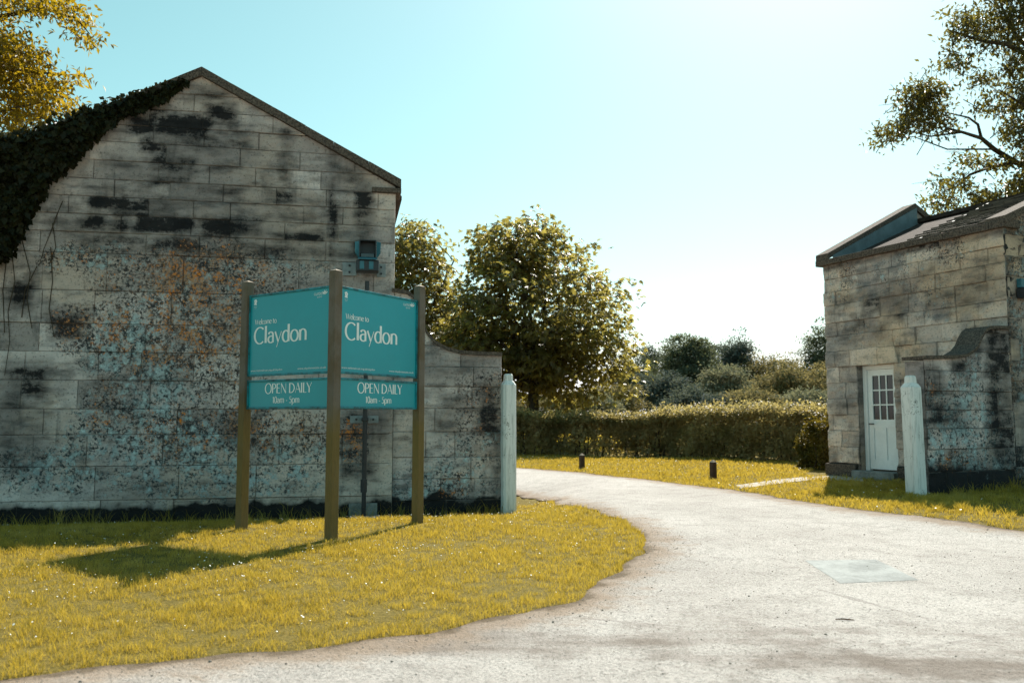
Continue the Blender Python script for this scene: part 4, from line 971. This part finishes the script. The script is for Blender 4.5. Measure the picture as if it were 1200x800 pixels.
for u, v, ru, rv, n in CL:
    for k in range(int(n * 1.5)):
        d = rs.normal(size=3); d /= np.linalg.norm(d); r = rs.rand() ** .5; q = lp(u + d[0] * ru * r, v - d[2] * rv * r, d[1] * 1.2 * r); m = rs.randint(7, 13)
        w = rs.normal(size=(m, 3)) * np.array([.12, .12, .06]); P_.append(np.array(list(q)) + w); ax = rs.normal(size=(m, 3)) * .6; ax[:, 0] += .25; ax[:, 2] -= .45; A_.append(ax); N_.append(np.array([0, 0, 1]) + rs.normal(size=(m, 3)) * .5); L_.append(rs.uniform(.09, .15, m)); T_.append(np.clip(rs.rand() * .6 + rs.rand(m) * .4, 0, 1))
        if k % 3 == 0: e = Vector(q); tk.tube([e + Vector(rs.normal(size=3) * .08), e], [.004, .002], 4)
tk.build('trunk', M['bark'], tl, True)
LL = np.concatenate(L_); leaf_obj('crown', np.concatenate(P_), np.concatenate(A_), np.concatenate(N_), LL, LL * .42, M['leaf_yellow'], tl, np.concatenate(T_))

# ivy over the left slope of the gable
IVY = [(-60, 150), (0, 164), (50, 148), (100, 130), (150, 111), (185, 99), (212, 92), (222, 96), (205, 108), (190, 118), (175, 124), (160, 134), (148, 134), (130, 150), (105, 172), (95, 186), (80, 200), (62, 214), (52, 236), (36, 262), (26, 285), (14, 305), (-60, 330)]
ivr = thing('ivy', 'dark ivy mat spilling over the left slope of the tall gable', 'ivy', WL.p(s_l + .2, ze, .1))
P_, A_, N_, L_ = [], [], [], []
n = 0
while n < 17000:
    u = rs.uniform(-60, 225); v = rs.uniform(88, 330)
    if not inside(IVY, np.array([u]), np.array([v]))[0]: continue
    s, z = WL.sz(u, v); topz = (ze + (za - ze) * (s - s_l) / (sa - s_l)) + .13
    thick = .06 + .36 * min(1, max(0, (175 - u) / 150)); lumpy = .5 + .5 * jag(s, z, 2.2, 8)
    q = rs.uniform(0, 1) ** .6 * thick * (.4 + lumpy) + .03
    if z > topz - .05: q = rs.uniform(-.55, .10 + thick * .5)
    P_.append(WL.p(s, z, q)); a = rs.normal(size=3) * .5; a[2] -= .8; A_.append(a); nn = np.array([WL.n.x, WL.n.y, .35]) + rs.normal(size=3) * .45
    if z > topz - .1: nn = np.array([WL.n.x * .5, WL.n.y * .5, .8]) + rs.normal(size=3) * .4
    N_.append(nn); L_.append(rs.uniform(.06, .125)); n += 1
leaf_obj('leaves', np.array(P_), np.array(A_), np.array(N_), np.array(L_), np.array(L_) * .8, M['leaf_ivy'], ivr)
iv = MB()
for L in ([(74, 236), (66, 255), (60, 272), (52, 292), (46, 312)], [(62, 262), (66, 290), (58, 310)], [(14, 290), (18, 330), (10, 365), (12, 400), (6, 440)], [(26, 280), (36, 320), (32, 350), (38, 385)], [(10, 290), (4, 340), (6, 390)], [(44, 312), (30, 340), (26, 372)], [(60, 290), (62, 330), (58, 362), (64, 395)]):
    iv.tube([WL.p(*WL.sz(u, v), .018) for u, v in L], [.007, .006, .006, .005, .004][:len(L)], 5)
for s_, a_ in ((0, 0),):
    iv.tube([WL.p(s_l + .15, -.2, .05), WL.p(s_l + .2, 1.5, .05), WL.p(s_l + .12, 3.2, .06), WL.p(s_l + .4, 4.4, .06)], [.05, .045, .035, .02], 6)
iv.build('stem', M['bark'], ivr)

# hedges
def hedge(label, line, depth, h, n, leaf, open_base, seed, mat, group, name='hedge', stems=True):
    rs = np.random.RandomState(seed); pts = [Vector(p) for p in line]; seg = [(pts[i], pts[i + 1]) for i in range(len(pts) - 1)]; Ls = [(b - a).length for a, b in seg]; T = sum(Ls)
    root = thing(name, label, 'hedge' if name == 'hedge' else 'bush', (pts[0].x, pts[0].y, tz(pts[0].x, pts[0].y)), group)
    P_, A_, N_, L_, R_ = [], [], [], [], []
    def loc(t):
        t *= T
        for (a, b), l in zip(seg, Ls):
            if t <= l: break
            t -= l
        w = (b - a).normalized(); return a + w * min(t, l), Vector((w.y, -w.x))
    for _ in range(n):
        t = rs.rand(); c, nn = loc(t); hh = h * (1 + .15 * mnoise.fractal(Vector((t * T * .5, seed, 0)), 1, 2, 4)); k = rs.rand(); f = rs.uniform(-1, 1)
        if k < .34: z = hh + rs.normal() * .06 - .50 * max(0, -f) ** 1.7 - .1 * f * f; q = f * depth / 2                 # top skin
        elif k < .80: z = (hh - .40) * rs.rand() ** .8; q = -depth / 2 + abs(rs.normal()) * .10; q *= 1 if rs.rand() < .8 else -1   # faces
        else: z = (hh - .3 * max(0, -f) ** 2) * rs.rand() ** .6; q = f * depth / 2
        lump = mnoise.fractal(Vector((c.x * 1.4, c.y * 1.4, z * 2.2)), 1, 2, 3) * .14; q += (-1 if q < 0 else 1) * lump
        if z < open_base * hh and rs.rand() < .60 + .5 * mnoise.noise(Vector((t * T * 1.6, z * 3, seed))): continue
        x, y = c.x - nn.x * q * -1, c.y - nn.y * q * -1
        if k < .34 and rs.rand() < .14: z += rs.uniform(0, .24)
        P_.append((x, y, tz(x, y) + max(.04, z))); a = rs.normal(size=3) * .7; a[2] += .25; A_.append(a)
        g = np.array([0, 0, 1.]) if k < .34 else np.array([-nn.x * (-1 if q < 0 else 1), -nn.y * (-1 if q < 0 else 1), .5]); N_.append(g + rs.normal(size=3) * .5); L_.append(leaf * rs.uniform(.7, 1.4)); R_.append(np.clip(.5 + mnoise.noise(Vector((x, y, z)) * 1.3) * .6 + rs.uniform(-.3, .3), 0, 1))
    leaf_obj('leaves', np.array(P_), np.array(A_), np.array(N_), np.array(L_), np.array(L_) * .62, mat, root, np.array(R_))
    if stems:
        mb = MB()
        for _ in range(int(T * 7)):
            c, nn = loc(rs.rand()); q = rs.uniform(-.3, .3) * depth; b = Vector((c.x + nn.x * q, c.y + nn.y * q, 0)); b.z = tz(b.x, b.y) - .05; e = b + Vector((rs.normal() * .12, rs.normal() * .12, h * rs.uniform(.6, .95)))
            mb.tube([b, (b + e) / 2 + Vector((rs.normal() * .05, rs.normal() * .05, 0)), e], [.022, .017, .008], 5)
        mb.build('stems', M['bark'], root)
hl = [gp(560, 533.5, 0), gp(605, 533.5, 0), gp(700, 534, 0), gp(792, 536, 0)]
hedge('thin left stretch of hedge with stems and daylight showing at its foot', hl, .9, 1.22, 60000, .085, .62, 5, M['leaf_hedge'], 'hedges behind the far verge')
hr = [gp(786, 535, 0), gp(850, 541, 0), gp(910, 545, 0), gp(962, 548, 0), gp(1010, 551, 0)]
hr = [(a, b + .55) for a, b in hr]
hedge('dense right stretch of hedge with pale top beside the clipped bush', hr, 1.3, 1.27, 78000, .075, .0, 6, M['leaf_hedge'], 'hedges behind the far verge')
cbx, cby = gp(962, 557, 0)
hedge('small clipped yellow green bush against the lodge corner', [(cbx - .10, cby + .45), (cbx + .75, cby + .75)], .85, .92, 15000, .055, .0, 9, M['leaf_clipped'], None, 'clipped_bush')

# ------------------------------------------------------------------ grass, daisies, pebbles, twig
def blades(name, poly, dens, hgt, wid, label, avoid=ROAD, seed=1, clear=.0):
    rs = np.random.RandomState(seed); xs = [p[0] for p in poly]; ys = [p[1] for p in poly]; x0, x1, y0, y1 = min(xs), max(xs), min(ys), max(ys)
    XX, YY = [], []
    for (yb0, yb1, d) in dens:
        a = max(y0, yb0); b = min(y1, yb1)
        if b <= a: continue
        n = int((x1 - x0) * (b - a) * d); X = rs.uniform(x0, x1, n); Y = rs.uniform(a, b, n); k = inside(poly, X, Y) & ~(inside(PATH, X, Y) & (rs.rand(len(X)) > .22)) & ~inside(ROAD, X, Y); X, Y = X[k], Y[k]; XX.append(X); YY.append(Y)
    X = np.concatenate(XX); Y = np.concatenate(YY)
    def tuft(f, ph):                                     # cheap lumpy field built from turned sine waves
        t = np.zeros(len(X))
        for i in range(5):
            an = i * 1.31 + ph; t += np.sin((X * math.cos(an) + Y * math.sin(an)) * f * (1 + .23 * i) + 2.1 * np.sin((Y * math.cos(an) - X * math.sin(an)) * f * .61 + i))
        return t / 2.6
    q = tuft(15, .3); q2 = tuft(3.1, 1.7)
    keep = rs.rand(len(X)) < np.clip(.78 + .38 * q + .15 * q2, .25, 1); X, Y, q, q2 = X[keep], Y[keep], q[keep], q2[keep]
    ed_ = np.full(len(X), 9.0); E_ = np.array(LEFT[::2] + FARE[::2])
    for k0 in range(0, len(X), 4000):
        xx, yy = X[k0:k0 + 4000, None], Y[k0:k0 + 4000, None]; ed_[k0:k0 + 4000] = np.sqrt(((xx - E_[None, :, 0]) ** 2 + (yy - E_[None, :, 1]) ** 2).min(1))
    q = q + .9 * np.exp(-ed_ / .12) * rs.rand(len(X))
    Z = terrain(X, Y); n = len(X); far_ = np.clip(Y / 8, .75, 2.4)
    H = hgt * rs.uniform(.45, 1.35, n) * np.clip(1 + .28 * q2 + .50 * q, .35, 2.4); W = wid * far_ * rs.uniform(.7, 1.3, n); g = rs.uniform(0, 2 * np.pi, n); ln_ = rs.normal(size=(n, 2)) * .45
    side = np.stack([np.cos(g), np.sin(g), np.zeros(n)], 1) * W[:, None] * .5; b = np.stack([X, Y, Z - .008], 1)
    m = b + np.stack([ln_[:, 0] * H * .35, ln_[:, 1] * H * .35, H * .6], 1); t = b + np.stack([ln_[:, 0] * H, ln_[:, 1] * H, H * .98], 1)
    V = np.stack([b - side, b + side, m + side * .8, m - side * .8, t], 1).reshape(-1, 3); i = np.arange(n) * 5
    me = np_mesh(name, V, np.stack([i, i + 1, i + 2, i + 3], 1), np.stack([i + 3, i + 2, i + 4], 1), {'rnd': np.repeat(rs.rand(n), 5)})
    return tag(link(name, me, M['grass']), label, 'grass', None, 'stuff')
LAWN = [(-9, 3.2)] + LEFT[1:] + [tuple(WL.p(s_we, 0, .05)[:2]), tuple(WL.p(s_l - 3, 0, .05)[:2])]
blades('lawn_grass', LAWN, [(2, 6, 8200), (6, 8, 6600), (8, 10.6, 5200), (10.6, 14, 2800)], .042, .0038, 'short yellowed grass of the front lawn round the sign posts', seed=1)
FARL = FARE[:next(i for i, p in enumerate(FARE) if p[0] > 5.0)] + [(6.6, 11.6), (5.7, 16.8), (7.6, 20.9), (4.8, 25), (.2, 29), (-6, 29), (-6, 22.7)]
blades('verge_grass', FARL, [(2, 14, 2600), (14, 19, 1500), (19, 30, 900)], .050, .0055, 'mown yellow grass of the far verge below the hedge', seed=2)
VR = FARE[next(i for i, p in enumerate(FARE) if p[0] > 5.0) - 4:] + [(16, 13)] + [tuple(WW.p(0, 0, .05)[:2]), tuple(WW.p(-1.8, 0, .05)[:2]), tuple(WR.p(WR_LEN, 0, .05)[:2]), tuple(WR.p(0, 0, .05)[:2]), (5.4, 16)]
blades('lodge_grass', VR, [(2, 18, 1900)], .055, .005, 'shaded grass strip in front of the right lodge', seed=3)
def foot(P, s0, s1, hgt, seed, label):
    blades('long_grass', [tuple(P.p(s0, 0, .03)[:2]), tuple(P.p(s1, 0, .03)[:2]), tuple(P.p(s1, 0, .30)[:2]), tuple(P.p(s0, 0, .30)[:2])], [(2, 20, 900)], hgt, .0045, label, seed=seed)
foot(WL, s_l, s_we, .15, 21, 'long unmown grass at the foot of the left wall')
foot(WW, -1.75, 0, .13, 22, 'long unmown grass at the foot of the right wing wall')
# field beyond the hedge
blades('field_grass', [(-12, 29.5), (14, 29.5), (30, 60), (-20, 60)], [(29, 60, 30)], .35, .03, 'rough grass of the field beyond the hedge', seed=4)
def discs(name, n, poly, rad, mat, label, zoff, seed, ysort=False):
    rs = np.random.RandomState(seed); xs = [p[0] for p in poly]; ys = [p[1] for p in poly]
    X = rs.uniform(min(xs), max(xs), n * 6); Y = rs.uniform(min(ys), max(ys), n * 6); k = inside(poly, X, Y)
    cl_ = .5 + .5 * np.sin(X * 2.1 + np.sin(Y * 1.9)) * np.sin(Y * 2.4 + X); k &= rs.rand(n * 6) < cl_; X, Y = X[k][:n], Y[k][:n]
    V = []; T = []
    for x, y in zip(X, Y):
        r = rad * rs.uniform(.6, 1.35); b = len(V); z = tz(x, y) + zoff * rs.uniform(.8, 1.3); tl_ = rs.normal(size=2) * .3
        V.append((x, y, z + r * .15)); V += [(x + r * math.cos(g), y + r * math.sin(g), z + r * (tl_[0] * math.cos(g) + tl_[1] * math.sin(g))) for g in np.linspace(0, 2 * math.pi, 8)[:-1]]; T += [(b, b + 1 + i, b + 1 + (i + 1) % 7) for i in range(7)]
    return tag(link(name, np_mesh(name, np.array(V), tris=np.array(T)), mat), label, name.split('_')[-1], None, 'stuff')
discs('daisy_flowers', 1900, [(-9, 5.2)] + [(p[0] - .1, max(p[1], 4.6)) for p in LEFT[2:]] + [(-.4, 12.4), (-8, 10.8)], .0048, M['daisy'], 'tiny white daisies scattered through the front lawn', .052, 8)
discs('daisy_flowers', 500, FARL, .010, M['daisy'], 'tiny white daisies scattered through the far verge', .055, 9)
def pebbles():
    rs = np.random.RandomState(3); V = []; T = []
    ico = bmesh.new(); bmesh.ops.create_icosphere(ico, subdivisions=1, radius=1); iv_ = [tuple(v.co) for v in ico.verts]; ico.verts.index_update(); it = [[v.index for v in f.verts] for f in ico.faces]; ico.free()
    n = 0
    while n < 9000:
        if n % 2: x, y = rs.uniform(-3, 7), rs.uniform(3.3, 10) 
        else: p = LEFT[rs.randint(len(LEFT))]; x, y = p[0] + abs(rs.normal()) * .25, p[1] - abs(rs.normal()) * .2
        if not inside(ROAD, np.array([x]), np.array([y]))[0]: n += .02; continue
        r = min(.011,   .0019 * math.exp(abs(rs.normal()) * .5)); b = len(V); z = tz(x, y) + .004 + r * .3; sc = rs.uniform(.6, 1.3, 3); sc[2] *= .7
        V += [(x + a * r * sc[0], y + c * r * sc[1], z + d * r * sc[2]) for a, c, d in iv_]; T += [tuple(b + i for i in f) for f in it]; n += 1
        n = int(n)+ (1 if n != int(n) else 0)
    tag(link('gravel', np_mesh('gravel', np.array(V), tris=np.array(T)), M['pebble']), 'loose pebbles scattered over the pale road', 'gravel', None, 'stuff')
pebbles()
x, y = gp(990, 729, 0); z = tz(x, y) + .016
mb = MB(); mb.tube([(x - .05, y + .012, z - .006), (x - .01, y + .004, z - .003), (x + .02, y - .004, z - .004), (x + .055, y - .004, z - .007)], [.003, .005, .0045, .0025], 6); mb.tube([(x + .015, y - .003, z - .004), (x + .035, y + .012, z - .002)], [.003, .002], 5)
tag(mb.build('twig', M['twig']), 'short brown twig lying on the pale road near the concrete patch', 'twig')
